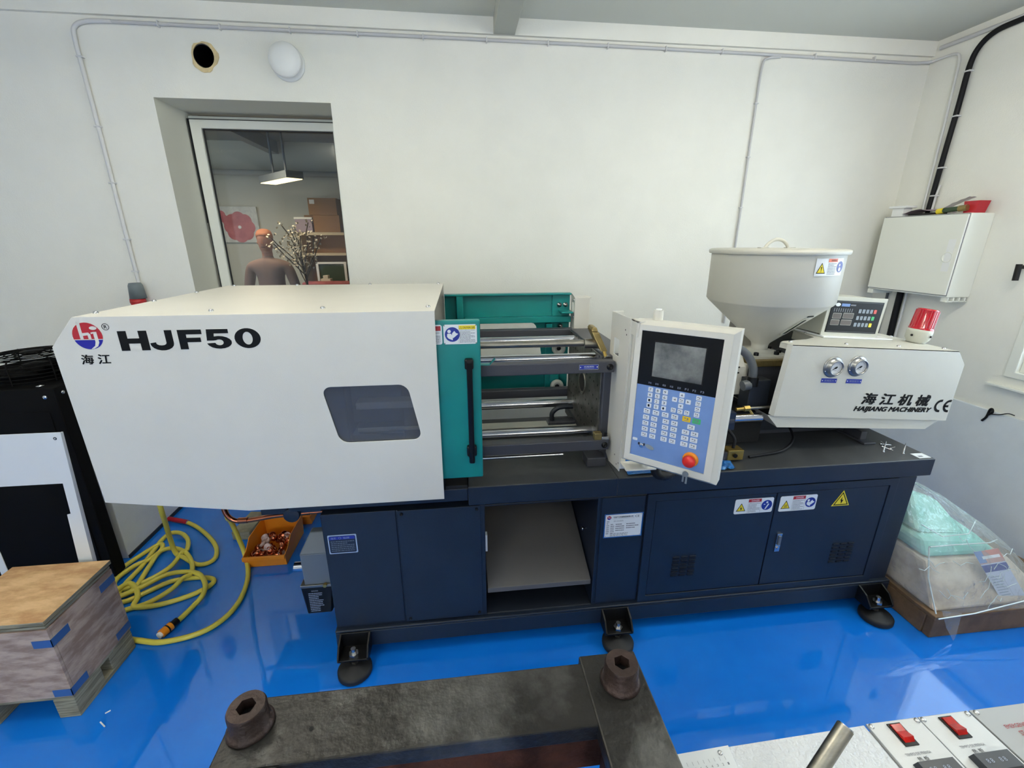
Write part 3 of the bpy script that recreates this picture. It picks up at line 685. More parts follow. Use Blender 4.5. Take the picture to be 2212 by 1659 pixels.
b = MB(frame((0, 1.6165, 0), (1, 0, 0), (0, 0, 1), (0, -1, 0)))
lines(b, -.690, -.632, .160, .262, 11, 'print_pale', .0002, 4, .34)
text(b, '使用须知', -.676, .266, .028, .007, 'print_pale', .0002); b.build('tank_lettering', lp)
b = MB(); b.cyl((x0 + .006, 1.645, .378), (x0 - .030, 1.645, .378), .021, 'chrome', n=20); b.build('pump_knob', lp, 0.002)

# ---- clamp side hood (white sheet metal box, open to the right and below)
PR = [(-1.160, 1.478), (-1.238, 1.388), (-1.232, .842), (-.778, .775), (-.085, .772), (-.084, 1.478)]
b = MB(); b.plate(PR, [[(p[0] + .19 * (1.125 - p[1]), p[1]) for p in rrect(-.452, -.170, 1.023, 1.229, .030)]], 'y', 1.470, 1.474, 'cream')
b.plate(PR, [], 'y', 2.426, 2.43, 'cream')
for (p, q) in ((PR[5], PR[0]), (PR[0], PR[1]), (PR[1], PR[2])):
    dx = q[0] - p[0]; dz = q[1] - p[1]; L = math.hypot(dx, dz); nx, nz = dz / L * .003, -dx / L * .003
    nx, nz = -abs(nx) if dz else 0, nz
    b.prism([p, q, (q[0] + (.003 if q[0] < -1 else 0), q[1] - .003 if q[1] > 1.3 else q[1]), (p[0] + (.003 if p[0] < -1 else 0), p[1] - .003)], 'y', 1.472, 2.428, 'cream')
hood = b.build('clamp_hood', mc, 0.003)
b = MB(front(1.4765)); b.plate(rrect(-.465, -.158, 1.005, 1.243, .03), [], 'y', -.003, 0, 'smoked'); b.build('hood_window', hood)
for (x, y) in ((-1.145, 1.545), (-1.145, 1.83), (-1.145, 2.12), (-1.12, 2.41), (-.819, 2.41), (-.459, 2.41), (-.11, 2.41), (-.806, 1.55), (-.462, 1.57), (-.11, 1.56)):
    q = MB(); screw(q, x, y, 1.478, (0, 0, 1), .008, .007); q.build('screw', hood)
# printing on the hood: badge, maker's characters, model number
b = MB(front(1.470)); cx, cz, r = -1.130, 1.420, .0415; y = .0006
def arc(a0, a1, n=16, rr=r): return [(cx + rr * math.cos(R(a0 + (a1 - a0) * i / n)), cz + rr * 1.0 * math.sin(R(a0 + (a1 - a0) * i / n))) for i in range(n + 1)]
flat(b, arc(-14, 194), 'logo_red', y); flat(b, arc(197, 343), 'logo_blue', y)
def P2(pts): return [(cx + p[0] * r, cz + p[1] * r) for p in pts]
for poly in ([(-.52, 1.0), (-.30, .95), (-.30, -.22), (-.52, -.22)], [(-.30, .22), (.10, .26), (.22, .12), (.22, -.22), (.02, -.22), (.02, .06), (-.30, .02)],
             [(.42, .30), (.66, .30), (.66, -.50), (.52, -.78), (.22, -.96), (.0, -.98), (.32, -.74), (.42, -.45)], [(-.52, .95), (-.30, .95), (-.30, 1.1), (-.52, 1.1)],
             [(.26, .26), (.44, .30), (.44, .18), (.26, .14)]):
    flat(b, P2(poly), 'cream', y + .0005)
fdisc(b, cx + .50 * r, cz + .58 * r, .17 * r, 'cream', y + .0005, 14, 1.5, .8)
frect(b, cx - r, cx + r, cz - .29 * r, cz - .235 * r, 'cream', y + .0007)
b.build('logo_badge', hood)
b = MB(front(1.470)); n = 24; ox, oz = -1.074, 1.447
b.add([(ox + k * math.cos(2 * math.pi * i / n), .0006, oz + k * math.sin(2 * math.pi * i / n)) for k in (.0105, .0088) for i in range(n)], [(i, (i + 1) % n, n + (i + 1) % n, n + i) for i in range(n)], 'print_black')
text(b, 'R', ox - .0042, oz - .0052, .0088, .0105, 'print_black', .0006, .02)
b.build('registered_mark', hood)
b = MB(front(1.470)); btext(b, '海', -1.168, 1.331, .034, .030, 'print_black', .0006, .0018, .1); btext(b, '江', -1.121, 1.331, .034, .030, 'print_black', .0006, .0018, .1)
b.build('logo_lettering', hood)
b = MB(front(1.470)); z0, z1 = 1.371, 1.433; h = z1 - z0; y = .0006
def PL(x, w, pts): flat(b, [(x + p[0] * w, z0 + p[1] * h) for p in pts], 'print_black', y)
x, w = -1.046, .083
PL(x, w, [(0, 0), (.30, 0), (.30, 1), (0, 1)]); PL(x, w, [(.70, 0), (1, 0), (1, 1), (.70, 1)]); PL(x, w, [(.30, .36), (.70, .36), (.70, .62), (.30, .62)])
x, w = -.948, .056
J = [(.62, 1), (.62, .36)] + [(.35 + .27 * math.cos(R(-a)), .36 - .13 * math.sin(R(a))) for a in range(0, 181, 30)] + [(.10, .40), (-.20, .36)] + [(.39 - .61 * math.cos(R(a)), .34 - .37 * math.sin(R(a))) for a in range(0, 181, 20)] + [(1, 1)]
b.plate([(x + p[0] * w, z0 + p[1] * h) for p in J], [], 'y', .0001, .0006, 'print_black')
x, w = -.876, .070
PL(x, w, [(0, 0), (.34, 0), (.34, 1), (0, 1)]); PL(x, w, [(.34, .76), (1, .76), (1, 1), (.34, 1)]); PL(x, w, [(.34, .36), (.92, .36), (.92, .59), (.34, .59)])
x, w = -.796, .074
five = [(.06, 1), (.92, 1), (.92, .78), (.34, .78), (.32, .62)] + [(.50 + .50 * math.cos(R(a)), .32 + .33 * math.sin(R(a))) for a in range(110, -181, -20)] + [(-.0, .28), (.32, .30)] + [(.50 + .17 * math.cos(R(a)), .32 + .15 * math.sin(R(a))) for a in range(190, 500, 25)] + [(.30, .42), (.02, .42)]
b.plate([(x + p[0] * w, z0 + p[1] * h) for p in five], [], 'y', .0001, .0006, 'print_black')
x, w = -.712, .078
b.plate([(x + (.5 + .5 * math.cos(R(a))) * w, z0 + (.5 + .52 * math.sin(R(a))) * h) for a in range(0, 360, 12)], [[(x + (.5 + .19 * math.cos(R(a))) * w, z0 + (.5 + .33 * math.sin(R(a))) * h) for a in range(0, 360, 12)]], 'y', .0001, .0006, 'print_black')
b.build('model_lettering', hood)
# mechanism behind the hood window
b = MB(); b.box(-1.1, -.2, 1.70, 2.2, .80, .95, 'navy_dark'); b.box(-.75, -.45, 1.66, 2.24, .84, 1.30, 'charcoal'); b.box(-.40, -.10, 1.60, 1.66, 1.094, 1.122, 'cream'); b.box(-.60, -.10, 1.75, 1.80, .98, 1.32, 'grey_paint')
b.cyl((-.40, 1.60, 1.012), (-.10, 1.60, 1.012), .008, 'cream'); b.build('toggle_mechanism', mc, 0.004)
b = MB(); b.box(-.24, -.12, 1.66, 2.24, .84, 1.29, 'charcoal'); b.build('moving_platen', mc, 0.006)

# ---- teal front safety door
b = MB(); b.box(-.150, .064, 1.490, 1.520, .845, 1.441, 'teal'); td = b.build('safety_door', mc, 0.005, 3)
b = MB(); b.box(-.080, .003, 1.5045, 1.60, .791, .806, 'black_matt'); b.build('under_door_shade', mc)  # black strip painting the dark gap under the door
b = MB(); b.box(.008, .038, 1.474, 1.490, 1.272, 1.312, 'black'); b.box(.010, .036, 1.474, 1.490, .935, .985, 'black'); b.box(.014, .034, 1.458, 1.476, .918, 1.306, 'black_gloss')
b.box(.006, .042, 1.464, 1.488, .945, .985, 'black'); b.box(.008, .038, 1.460, 1.486, 1.276, 1.312, 'black'); b.build('door_handle', td, 0.006, 3)
b = MB(front(1.490)); x0, x1, z0, z1 = -.059, .053, 1.361, 1.428; w = x1 - x0; h = z1 - z0
b.plate(rrect(x0, x1, z0, z1, .007), [], 'y', .0002, .0016, 'label_white'); y = .0020
reader(b, x0 + .262 * w, z0 + .5 * h, .30 * h + .005, y=y); frect(b, x0 + .455 * w, x0 + .460 * w, z0 + .04 * h, z1 - .04 * h, 'print_grey', y)
frect(b, x0 + .462 * w, x1 - .04 * w, z1 - .25 * h, z1 - .05 * h, 'label_yellow', y); tri(b, x0 + .52 * w, z1 - .22 * h, .08 * w, .12 * h, None, y + .0003); text(b, 'CAUTION', x0 + .58 * w, z1 - .20 * h, .23 * w, .09 * h, 'print_black', y + .0004, .01); text(b, '注意', x0 + .835 * w, z1 - .21 * h, .10 * w, .11 * h, 'print_black', y + .0004)
text(b, 'PRODUCT & OPERATIONAL TRAINING', x0 + .48 * w, z1 - .31 * h, .46 * w, .035 * h, 'print_black', y); lines(b, x0 + .48 * w, x0 + .95 * w, z0 + .06 * h, z1 - .34 * h, 9, y=y)
for (px, pz) in ((.03, .95), (.97, .95), (.03, .05), (.97, .05)): fdisc(b, x0 + px * w, z0 + pz * h, .0022, 'steel_dull', y, 10)
b.build('caution_label', td)
b = MB(front(1.490)); b.plate(rrect(-.150, -.064, 1.361, 1.428, .007), [], 'y', .0002, .0016, 'label_white'); frect(b, -.14, -.068, 1.408, 1.424, 'label_red', .002); lines(b, -.12, -.070, 1.365, 1.404, 7, y=.002); b.build('warning_label', td)
# ---- rear teal safety guard
rg = [( -.082, .885), (.600, .885), (.600, 1.425), (-.082, 1.425)]
b = MB(); hole = [(.105, 1.03), (.455, 1.03), (.440, 1.12), (.415, 1.24)] + [(.385 + .03 * math.cos(R(a)), 1.232 + .03 * math.sin(R(a))) for a in (30, 60, 90)] + [(.105, 1.262)]
b.plate(rg, [hole], 'y', 2.405, 2.413, 'teal')
gd = b.build('rear_guard', mc, 0.001)
def bar(name, x0, x1, z0, z1, y0=2.375, y1=2.405, m='teal', par=gd): 
    b = MB(); b.box(x0, x1, y0, y1, z0, z1, m); return b.build(name, par, 0.003)
bar('guard_rail', .02, .60, 1.268, 1.300, 2.365); bar('guard_rail', -.08, .60, 1.415, 1.425, 2.37); bar('guard_post', -.02, .015, .89, 1.42); bar('guard_post', .465, .500, .89, 1.26)
bar('guard_rail', .05, .50, .985, 1.012, 2.36); bar('guard_plate', .50, .598, 1.27, 1.415, 2.395)
bar('guard_bracket', .535, .60, 1.322, 1.332, 2.32, 2.40); bar('guard_bracket', .49, .54, .93, .975, 2.35)
for (x, z) in ((.538, 1.36), (.572, 1.36), (.547, 1.245)):
    q = MB(); q.lathe([(.013, 0), (.013, .005), (.006, .005), (.006, .012), (0, .012)], (x, 2.394, z), 'steel_shiny', 14, axis=(0, -1, 0)); q.build('bolt', gd)
for (x, z) in ((.527, .912), (.530, 1.130)):
    q = MB(); q.lathe([(0, -.002), (.008, -.002), (.010, 0), (.034, 0), (.038, .006), (.036, .022), (.016, .024), (.014, .014), (.010, .014), (0, .018)], (x, 2.345, z), 'cream_dull', 24, axis=(0, -1, 0)); q.lathe([(.012, .0145), (0, .02)], (x, 2.345, z), 'black', 12, axis=(0, -1, 0)); q.build('guide_roller', gd)
b = MB(); b.plate([(2.332, .90), (2.412, .90), (2.412, 1.424), (2.332, 1.405)], [[(2.352, 1.325), (2.385, 1.325), (2.385, 1.375), (2.352, 1.375)]], 'x', .608, .612, 'cream'); b.box(.609, .690, 2.328, 2.334, .90, 1.405, 'cream'); b.box(.609, .70, 2.334, 2.412, 1.40, 1.406, 'cream')
for z in (1.39, 1.22, 1.30): screw(b, .608, 2.345, z, (-1, 0, 0), .005)
b.build('guard_end_cover', mc, 0.001)
# ---- tie bars, guide rails, fixed platen
XP = .565
for y in (1.77, 2.13):
    for z in (1.224, .888):
        b = MB(); b.cyl((-.75, y, z), (XP + .01, y, z), .0205, 'chrome', n=28); b.build('tie_bar', mc)
for (y, z, nm) in ((1.62, 1.230, 0), (1.62, .898, 0), (2.28, 1.230, 1), (2.28, .898, 1)):
    b = MB(); b.box(-.45, .588, y - .022, y + .022, z - .023, z + .023, 'charcoal'); gr = b.build('guide_rail', mc, 0.004)
    if not nm:
        q = MB(); q.lathe([(.013, 0), (.013, .003), (.009, .003), (.009, .009), (.005, .009), (.005, .003), (0, .003)], (.568, y - .022, z), 'black', 16, axis=(0, -1, 0)); q.build('bolt', gr)
    if z > 1 and not nm:
        q = MB(front(1.598)); q.plate(rrect(.445, .522, 1.222, 1.243, .002), [], 'y', 0, .0012, 'steel_shiny'); frect(q, .447, .520, 1.224, 1.241, 'plate_blue', .0014); text(q, '机械保险', .464, 1.2315, .040, .006, 'label_white', .0017); frect(q, .464, .504, 1.227, 1.2285, 'print_pale', .0017)
        for x in (.4505, .5165): fdisc(q, x, 1.2325, .0022, 'white', .0017, 10)
        q.build('name_plate', gr)
b = MB(); b.box(XP, .690, 1.66, 2.24, .80, 1.258, 'charcoal'); b.mats.append('platen_steel'); b.mats.append('platen_steel')
fp = b.build('fixed_platen', mc, 0.006)
b = MB(); b.box(XP - .004, XP, 1.68, 2.225, .835, 1.250, 'platen_steel'); b.build('platen_face', fp, 0.001)
b = MB()
for i in range(6):
    for j in range(7):
        y = 1.715 + .055 * i; z = .87 + .062 * j
        if math.hypot(y - 1.95, z - 1.056) < .07 or min(math.hypot(y - a, z - c) for a in (1.77, 2.13) for c in (1.224, .888)) < .035: continue
        b.disc((XP - .0045, y, z), .0055, 'black_matt', (-1, 0, 0), 10)
for i in range(4):
    for j in range(7): b.disc((XP - .0045, 2.05 + .045 * i, .875 + .062 * j), .0055, 'black_matt', (-1, 0, 0), 10) if min(math.hypot(2.05 + .045 * i - a, .875 + .062 * j - c) for a in (1.77, 2.13) for c in (1.224, .888)) > .035 else None
b.build('tapped_holes', fp, kind='stuff')
b = MB(); b.lathe([(.058, 0), (.058, .003), (.045, .003), (.042, -.002)], (XP - .004, 1.95, 1.056), 'steel_dull', 28, axis=(-1, 0, 0)); b.disc((XP - .0048, 1.95, 1.056), .043, 'black_matt', (-1, 0, 0)); b.build('locating_ring', fp)
b = MB(); b.box(.50, .58, 1.60, 1.68, .798, .838, 'charcoal'); b.build('platen_foot', mc, 0.004)
b = MB(); b.box(.42, .56, 2.03, 2.09, .807, .822, 'charcoal'); b.tube(smooth_path([(.445, 2.06, .822), (.445, 2.06, .86), (.47, 2.06, .885), (.50, 2.06, .892), (.55, 2.06, .892)], 5), .012, 'navy_dark', n=10); b.build('hose_elbow', mc, 0.002)
b = MB(); b.box(-.06, .585, 2.03, 2.095, .7975, .806, 'cream_dull'); b.build('drip_tray', mc, 0.002)
b = MB(); b.cyl((-.2, 1.62, .855), (.40, 1.62, .855), .008, 'chrome'); b.build('limit_rod', mc)
# mechanical safety bar with its drop lever
b = MB(); b.cyl((-.20, 1.76, 1.292), (.53, 1.75, 1.292), .014, 'steel_dull', n=20); b.build('safety_bar', mc)
b = MB(); b.hexa([(.556, 1.68, 1.270), (.584, 1.68, 1.270), (.584, 1.75, 1.275), (.556, 1.75, 1.275), (.524, 1.72, 1.345), (.556, 1.72, 1.340), (.556, 1.79, 1.345), (.524, 1.79, 1.350)], 'bronze_zinc'); b.hexa([(.524, 1.722, 1.346), (.554, 1.722, 1.341), (.554, 1.79, 1.346), (.524, 1.79, 1.351), (.530, 1.73, 1.362), (.548, 1.73, 1.360), (.548, 1.785, 1.362), (.530, 1.785, 1.364)], 'bronze_zinc'); b.cyl((.50, 1.74, 1.292), (.56, 1.74, 1.290), .020, 'steel_dull')
dlv = b.build('drop_lever', mc, 0.004); b = MB(); b.cyl((.570, 1.70, 1.278), (.572, 1.66, 1.248), .007, 'brass'); b.lathe([(0, 0), (.014, 0), (.016, .004), (.014, .012), (.008, .012), (0, .009)], (.572, 1.652, 1.246), 'black', 18, axis=(.1, -1, -.1)); b.lathe([(.0165, .002), (.0165, .008)], (.572, 1.652, 1.246), 'steel_shiny', 18, axis=(.1, -1, -.1)); b.build('lever_roller', dlv)
b = MB(); b.box(.525, .555, 1.598, 1.625, .921, .950, 'bronze_zinc'); b.box(.555, .585, 1.598, 1.640, .921, .934, 'steel_shiny'); b.cyl((.558, 1.61, .934), (.552, 1.61, .945), .004, 'black'); b.cyl((.575, 1.61, .934), (.575, 1.61, .946), .006, 'black'); b.build('limit_stop', mc, 0.002)
b = MB(); b.hexa([(.064, 1.56, 1.262), (.100, 1.56, 1.262), (.100, 1.58, 1.262), (.064, 1.58, 1.262), (.064, 1.56, 1.266), (.100, 1.56, 1.266), (.100, 1.58, 1.266), (.064, 1.58, 1.266)], 'teal'); b.hexa([(.100, 1.56, 1.262), (.120, 1.56, 1.284), (.120, 1.58, 1.284), (.100, 1.58, 1.262), (.100, 1.56, 1.266), (.120, 1.56, 1.288), (.120, 1.58, 1.288), (.100, 1.58, 1.266)], 'teal'); b.build('door_cam', mc)

# ---- white end post carrying the operator panel
b = MB(); b.plate([(1.500, .828), (1.515, .828), (1.62, .812), (1.700, .852), (1.700, 1.430), (1.500, 1.434)], [[(1.60, 1.27), (1.655, 1.27), (1.655, 1.335), (1.60, 1.335)]], 'x', .598, .602, 'cream')
b.box(.602, .622, 1.498, 1.502, .84, 1.434, 'cream'); b.box(.602, .645, 1.697, 1.701, .86, 1.430, 'cream')
for (y, z) in ((1.53, 1.37), (1.545, 1.385), (1.51, .86), (1.53, .845), (1.555, .875)): b.disc((.5975, y, z), .0035, 'black_matt', (-1, 0, 0), 10)
ep = b.build('end_post', mc, 0.0012)
b = MB(); b.box(.600, .690, 1.440, 1.500, 1.428, 1.434, 'cream'); b.box(.600, .606, 1.44, 1.50, 1.38, 1.434, 'cream'); socket_bolt(b, .607, 1.46, 1.405, (1, 0, 0), .008, .010); b.cyl((.676, 1.455, 1.434), (.676, 1.455, 1.470), .0165, 'cream', n=24); b.cyl((.676, 1.455, 1.470), (.676, 1.455, 1.474), .010, 'white', n=20); b.cyl((.676, 1.455, 1.410), (.676, 1.455, 1.428), .0165, 'cream', n=24)
b.build('upper_panel_arm', mc, 0.0015)
b = MB(); b.box(.600, .720, 1.430, 1.500, .866, .872, 'cream'); b.cyl((.686, 1.455, .872), (.686, 1.455, .915), .0165, 'cream', n=24); b.build('lower_panel_arm', mc, 0.0015)

# ---- operator panel (swung towards the camera)
ang = -.737; u = Vector((math.cos(ang), math.sin(ang), 0)); lean = .03
h_ = Vector((-math.sin(ang), math.cos(ang), 0)); up = (Vector((0, 0, 1)) * math.cos(lean) + h_ * math.sin(lean)).normalized(); nn = u.cross(up).normalized()
if nn.dot(h_) > 0: nn = -nn
FR = frame((.617, 1.437, 1.405), u, up, nn)     # local origin = top left corner of the membrane, z down negative
WM, HM = .26, .462
b = MB(FR)
fb, bb = .004, -.062
out = [(-.022, -HM - .024), (WM + .026, -HM - .024), (WM + .026, .020), (-.022, .020)]
inn = [(0, -HM), (WM, -HM), (WM, 0), (0, 0)]
b.plate(out, [inn], 'y', -.010, fb, 'cream')
o2 = [(-.036, -HM - .036), (WM + .042, -HM - .036), (WM + .042, .032), (-.036, .032)]
vs = [(p[0], fb, p[1]) for p in out] + [(p[0], -.014, p[1]) for p in o2]; b.add(vs, [(i, (i + 1) % 4, 4 + (i + 1) % 4, 4 + i) for i in range(4)], 'cream')
b.add([(p[0], -.014, p[1]) for p in o2] + [(p[0], bb, p[1]) for p in o2], [(i, (i + 1) % 4, 4 + (i + 1) % 4, 4 + i) for i in range(4)], 'cream')
b.add([(p[0], bb, p[1]) for p in o2], [(0, 1, 2, 3)], 'cream')
pn = b.build('control_panel', mc, 0.0015)
b = MB(FR); b.box(0, WM, -.003, 0, -HM, -.190, 'membrane'); b.build('keypad_membrane', pn)
b = MB(FR); b.box(0, WM, -.003, .0004, -.190, 0, 'black_gloss'); b.box(.045, .215, .0004, .0012, -.158, -.031, 'black')
b.build('screen_surround', pn)
b = MB(FR); b.box(.0487, .2120, .0012, .0020, -.1545, -.0347, 'screen'); b.build('display_screen', pn)
b = MB(FR)
for i, s in enumerate(('手动', '自动', '模温', '料温', '监测', 'F1', 'F2', 'F3')): text(b, s, .039 + i * .0248, -.183, .011, .007, 'print_pale', .0008)
b.build('screen_legend', pn)
def key(x, z, w, h, m, s=None, sym=None):
    k = MB(FR); k.plate(rrect(x, x + w, z, z + h, .002, 2), [], 'y', .0002, .0014, m)
    if s: text(k, s, x + w * .25, z + h * .22, w * .4, h * .55, 'print_black', .0017)
    elif sym == 'u': flat(k, [(x + w * .25, z + h * .3), (x + w * .75, z + h * .3), (x + w * .5, z + h * .78)], 'print_grey', .0017)
    elif sym == 'd': flat(k, [(x + w * .25, z + h * .7), (x + w * .5, z + h * .22), (x + w * .75, z + h * .7)], 'print_grey', .0017)
    elif sym == 'l': flat(k, [(x + w * .25, z + h * .5), (x + w * .72, z + h * .25), (x + w * .72, z + h * .75)], 'print_grey', .0017)
    elif sym == 'r': flat(k, [(x + w * .75, z + h * .5), (x + w * .28, z + h * .75), (x + w * .28, z + h * .25)], 'print_grey', .0017)
    else:
        rr = random.Random(int((x * 31 + z * 77) * 1000)); 
        frect(k, x + w * .2, x + w * .45, z + h * .6, z + h * .8, 'print_grey', .0017); frect(k, x + w * .55, x + w * .75, z + h * .45, z + h * .75, 'print_grey', .0017); frect(k, x + w * .2, x + w * .8, z + h * .2, z + h * .3, 'print_grey', .0017)
    k.build('key_button', pn)
def kc(cx, cz, w, h, m='key_white', s=None, sym=None): key(cx - w / 2, cz - h / 2, w, h, m, s, sym)
for r, row in enumerate(('789', '456', '123', '-0.')):
    for c, s in enumerate(row): kc(.0500 + c * .0256, -.2025 - r * .0196, .0165, .0160, 'key_white', s)
for (x, z, sy) in ((.1567, -.2020, 'u'), (.1345, -.2217, 'l'), (.1567, -.2215, None), (.1790, -.2217, 'r'), (.1567, -.2412, 'd'), (.1345, -.2600, None), (.1567, -.2602, None), (.1790, -.2604, None)): kc(x, z, .0165, .0160, 'key_white', None, sy)
for i in range(4): kc(.2108, -.2022 - i * .0194, .0170, .0160)
for x in (.0450, .0772, .1095, .1419): kc(x, -.2832, .0225, .0170)
for r in range(4):
    for x in (.0444, .0739, .1142, .1438): kc(x, -.3068 - r * .0221, .0215, .0165)
kc(.1807, -.2824, .0265, .0180, 'key_yellow'); kc(.2134, -.2826, .0265, .0180, 'key_green'); kc(.1990, -.3072, .0235, .0165)
for r in range(3):
    for x in (.1836, .2131): kc(x, -.3290 - r * .0220, .0235, .0165)
b = MB(FR); c = (.2120, 0, -.4220); b.lathe([(.026, .0), (.026, .004), (.024, .006), (.012, .006)], c, 'stop_yellow', 28, axis=(0, 1, 0)); b.lathe([(.012, .006), (.012, .014), (.0205, .018), (.0215, .026), (.018, .031), (0, .033)], c, 'stop_red', 28, axis=(0, 1, 0))
b.build('emergency_stop', pn)
b = MB(FR); c = (.205, .012, -.475); b.cyl(c, (.205, -.02, -.475), .005, 'grey_paint'); b.cyl((.205, .012, -.475), (.205, .016, -.475), .010, 'grey_paint', n=14); b.box(.196, .202, .012, .015, -.506, -.478, 'grey_paint'); b.box(.207, .213, .012, .015, -.510, -.478, 'grey_paint'); b.build('key_ring', pn)
b = MB(FR); b.lathe([(.008, 0), (.008, .004), (.004, .005), (0, .005)], (.0393, 0, -.4170), 'chrome', 16, axis=(0, 1, 0)); b.box(.027, .032, 0, .006, -.415, -.407, 'knob_blue'); b.box(.046, .051, 0, .006, -.415, -.407, 'knob_blue'); b.plate([(.069 + .016 * math.cos(R(a)), -.4165 + .008 * math.sin(R(a)) - .25 * .016 * math.cos(R(a))) for a in range(0, 360, 20)], [], 'y', .0002, .003, 'key_grey'); b.build('usb_port', pn, 0.0005)
b = MB(FR); b.plate(rrect(.004, .022, -.403, -.393, .003, 2), [], 'y', .0002, .001, 'label_white'); b.build('small_sticker', pn)
# corrugated hose under the operator panel
pts = [(.735, 1.47, .875), (.735, 1.47, .845), (.75, 1.47, .822), (.79, 1.475, .814), (.835, 1.50, .822), (.865, 1.56, .822), (.88, 1.66, .822), (.89, 1.8, .822)]
sp = smooth_path(pts, 10); b = MB(); b.tube(sp, .019, 'rubber', n=12, rs=[.020 if i % 2 else .0165 for i in range(len(sp))]); b.build('corrugated_hose', mc)

# ---- injection unit: barrel, carriage, hopper, drive cover
b = MB(); b.cyl((.69, 1.95, 1.056), (1.40, 1.95, 1.085), .045, 'steel_dull', n=24); b.cyl((.69, 1.95, 1.056), (.80, 1.95, 1.06), .06, 'charcoal', n=24)
for i in range(4): b.cyl((.83 + .09 * i, 1.95, 1.06), (.89 + .09 * i, 1.95, 1.063), .062, 'steel_shiny', n=24)
b.build('injection_barrel', mc, 0.002)
b = MB(); b.prism([(1.80, 1.018), (1.80, 1.150), (1.84, 1.205), (2.06, 1.205), (2.10, 1.150), (2.10, 1.018)], 'x', .99, 1.275, 'cream'); b.hexa([(1.275, 1.80, 1.018), (1.325, 1.82, 1.018), (1.325, 2.08, 1.018), (1.275, 2.10, 1.018), (1.275, 1.80, 1.165), (1.322, 1.83, 1.15), (1.322, 2.07, 1.15), (1.275, 2.10, 1.165)], 'cream')
bc = b.build('barrel_cover', mc, 0.003)
for z in (1.150, 1.124):
    q = MB(); q.box(1.195, 1.247, 1.797, 1.800, z - .003, z + .003, 'black_matt'); q.build('vent_slot', bc)
b = MB(); b.tube(smooth_path([(1.05, 1.76, 1.30), (1.12, 1.74, 1.285), (1.17, 1.72, 1.262), (1.215, 1.71, 1.225), (1.240, 1.70, 1.175), (1.247, 1.70, 1.12)], 6), .017, 'cable_grey', n=12); b.cyl((1.247, 1.70, 1.135), (1.247, 1.70, 1.095), .024, 'black', n=8); b.build('cable_conduit', mc)
b = MB(); b.box(1.235, 1.33, 1.69, 1.76, .985, 1.12, 'navy_dark'); b.cyl((1.235, 1.70, 1.10), (1.205, 1.70, 1.095), .022, 'cable_grey', n=14); b.build('terminal_box', mc, 0.003)
b = MB(); b.box(1.30, 1.60, 1.80, 2.06, .95, 1.162, 'charcoal'); b.box(1.295, 1.50, 1.79, 2.07, 1.15, 1.180, 'bronze_zinc'); b.box(1.33, 1.62, 1.76, 2.10, .87, .97, 'navy_dark'); b.build('feed_block', mc, 0.003)
b = MB(); b.cyl((1.02, 1.66, .962), (1.285, 1.66, .962), .020, 'chrome', n=20); b.cyl((1.02, 1.66, .962), (1.145, 1.66, .962), .032, 'charcoal', n=20); b.box(1.10, 1.15, 1.63, 1.69, .92, 1.0, 'plate_navy'); b.build('carriage_cylinder', mc, 0.001)
b = MB(); b.cyl((1.165, 1.66, 1.003), (1.205, 1.66, 1.005), .0075, 'brass'); b.cyl((1.200, 1.66, 1.005), (1.225, 1.66, 1.006), .013, 'brass', n=6, smooth=False); b.cyl((1.225, 1.66, 1.006), (1.36, 1.66, 1.008), .006, 'steel_dull'); b.cyl((1.228, 1.66, .998), (1.246, 1.655, .975), .005, 'brass'); b.build('hose_fitting', mc)
b = MB(); b.cyl((1.10, 1.66, 1.02), (1.10, 1.64, 1.02), .014, 'steel_dull'); b.build('end_cap', mc)
b = MB(); b.box(1.105, 1.175, 1.575, 1.625, .805, .850, 'brass'); b.box(1.07, 1.11, 1.58, 1.63, .80, .84, 'charcoal'); b.cyl((1.135, 1.575, .828), (1.135, 1.568, .828), .009, 'black', n=14)
b.tube(smooth_path([(1.14, 1.60, .85), (1.145, 1.61, .89), (1.12, 1.64, .93)], 6), .007, 'cable_black'); b.cyl((1.075, 1.63, .84), (1.075, 1.63, .93), .016, 'steel_dull', n=14); b.build('valve_block', mc, 0.002)
b = MB(); b.tube(smooth_path([(1.22, 1.60, .803), (1.28, 1.61, .803), (1.40, 1.63, .81), (1.50, 1.70, .83), (1.52, 1.78, .87), (1.50, 1.86, .93)], 6), .006, 'cable_black'); b.build('sensor_cable', mc)
b = MB(); b.box(.70, 1.95, 1.83, 1.88, .797, .83, 'charcoal'); b.box(.70, 1.95, 2.02, 2.07, .797, .83, 'charcoal'); b.build('carriage_rails', mc, 0.003)
b = MB(); b.box(.98, 1.36, 1.74, 2.16, .80, .96, 'black_matt'); b.box(1.38, 1.80, 1.80, 2.14, .83, .93, 'navy_dark'); b.box(1.845, 1.875, 1.70, 1.80, .797, .845, 'charcoal'); b.box(1.83, 1.89, 1.66, 1.82, .797, .806, 'charcoal'); b.build('carriage_base', mc, 0.003)

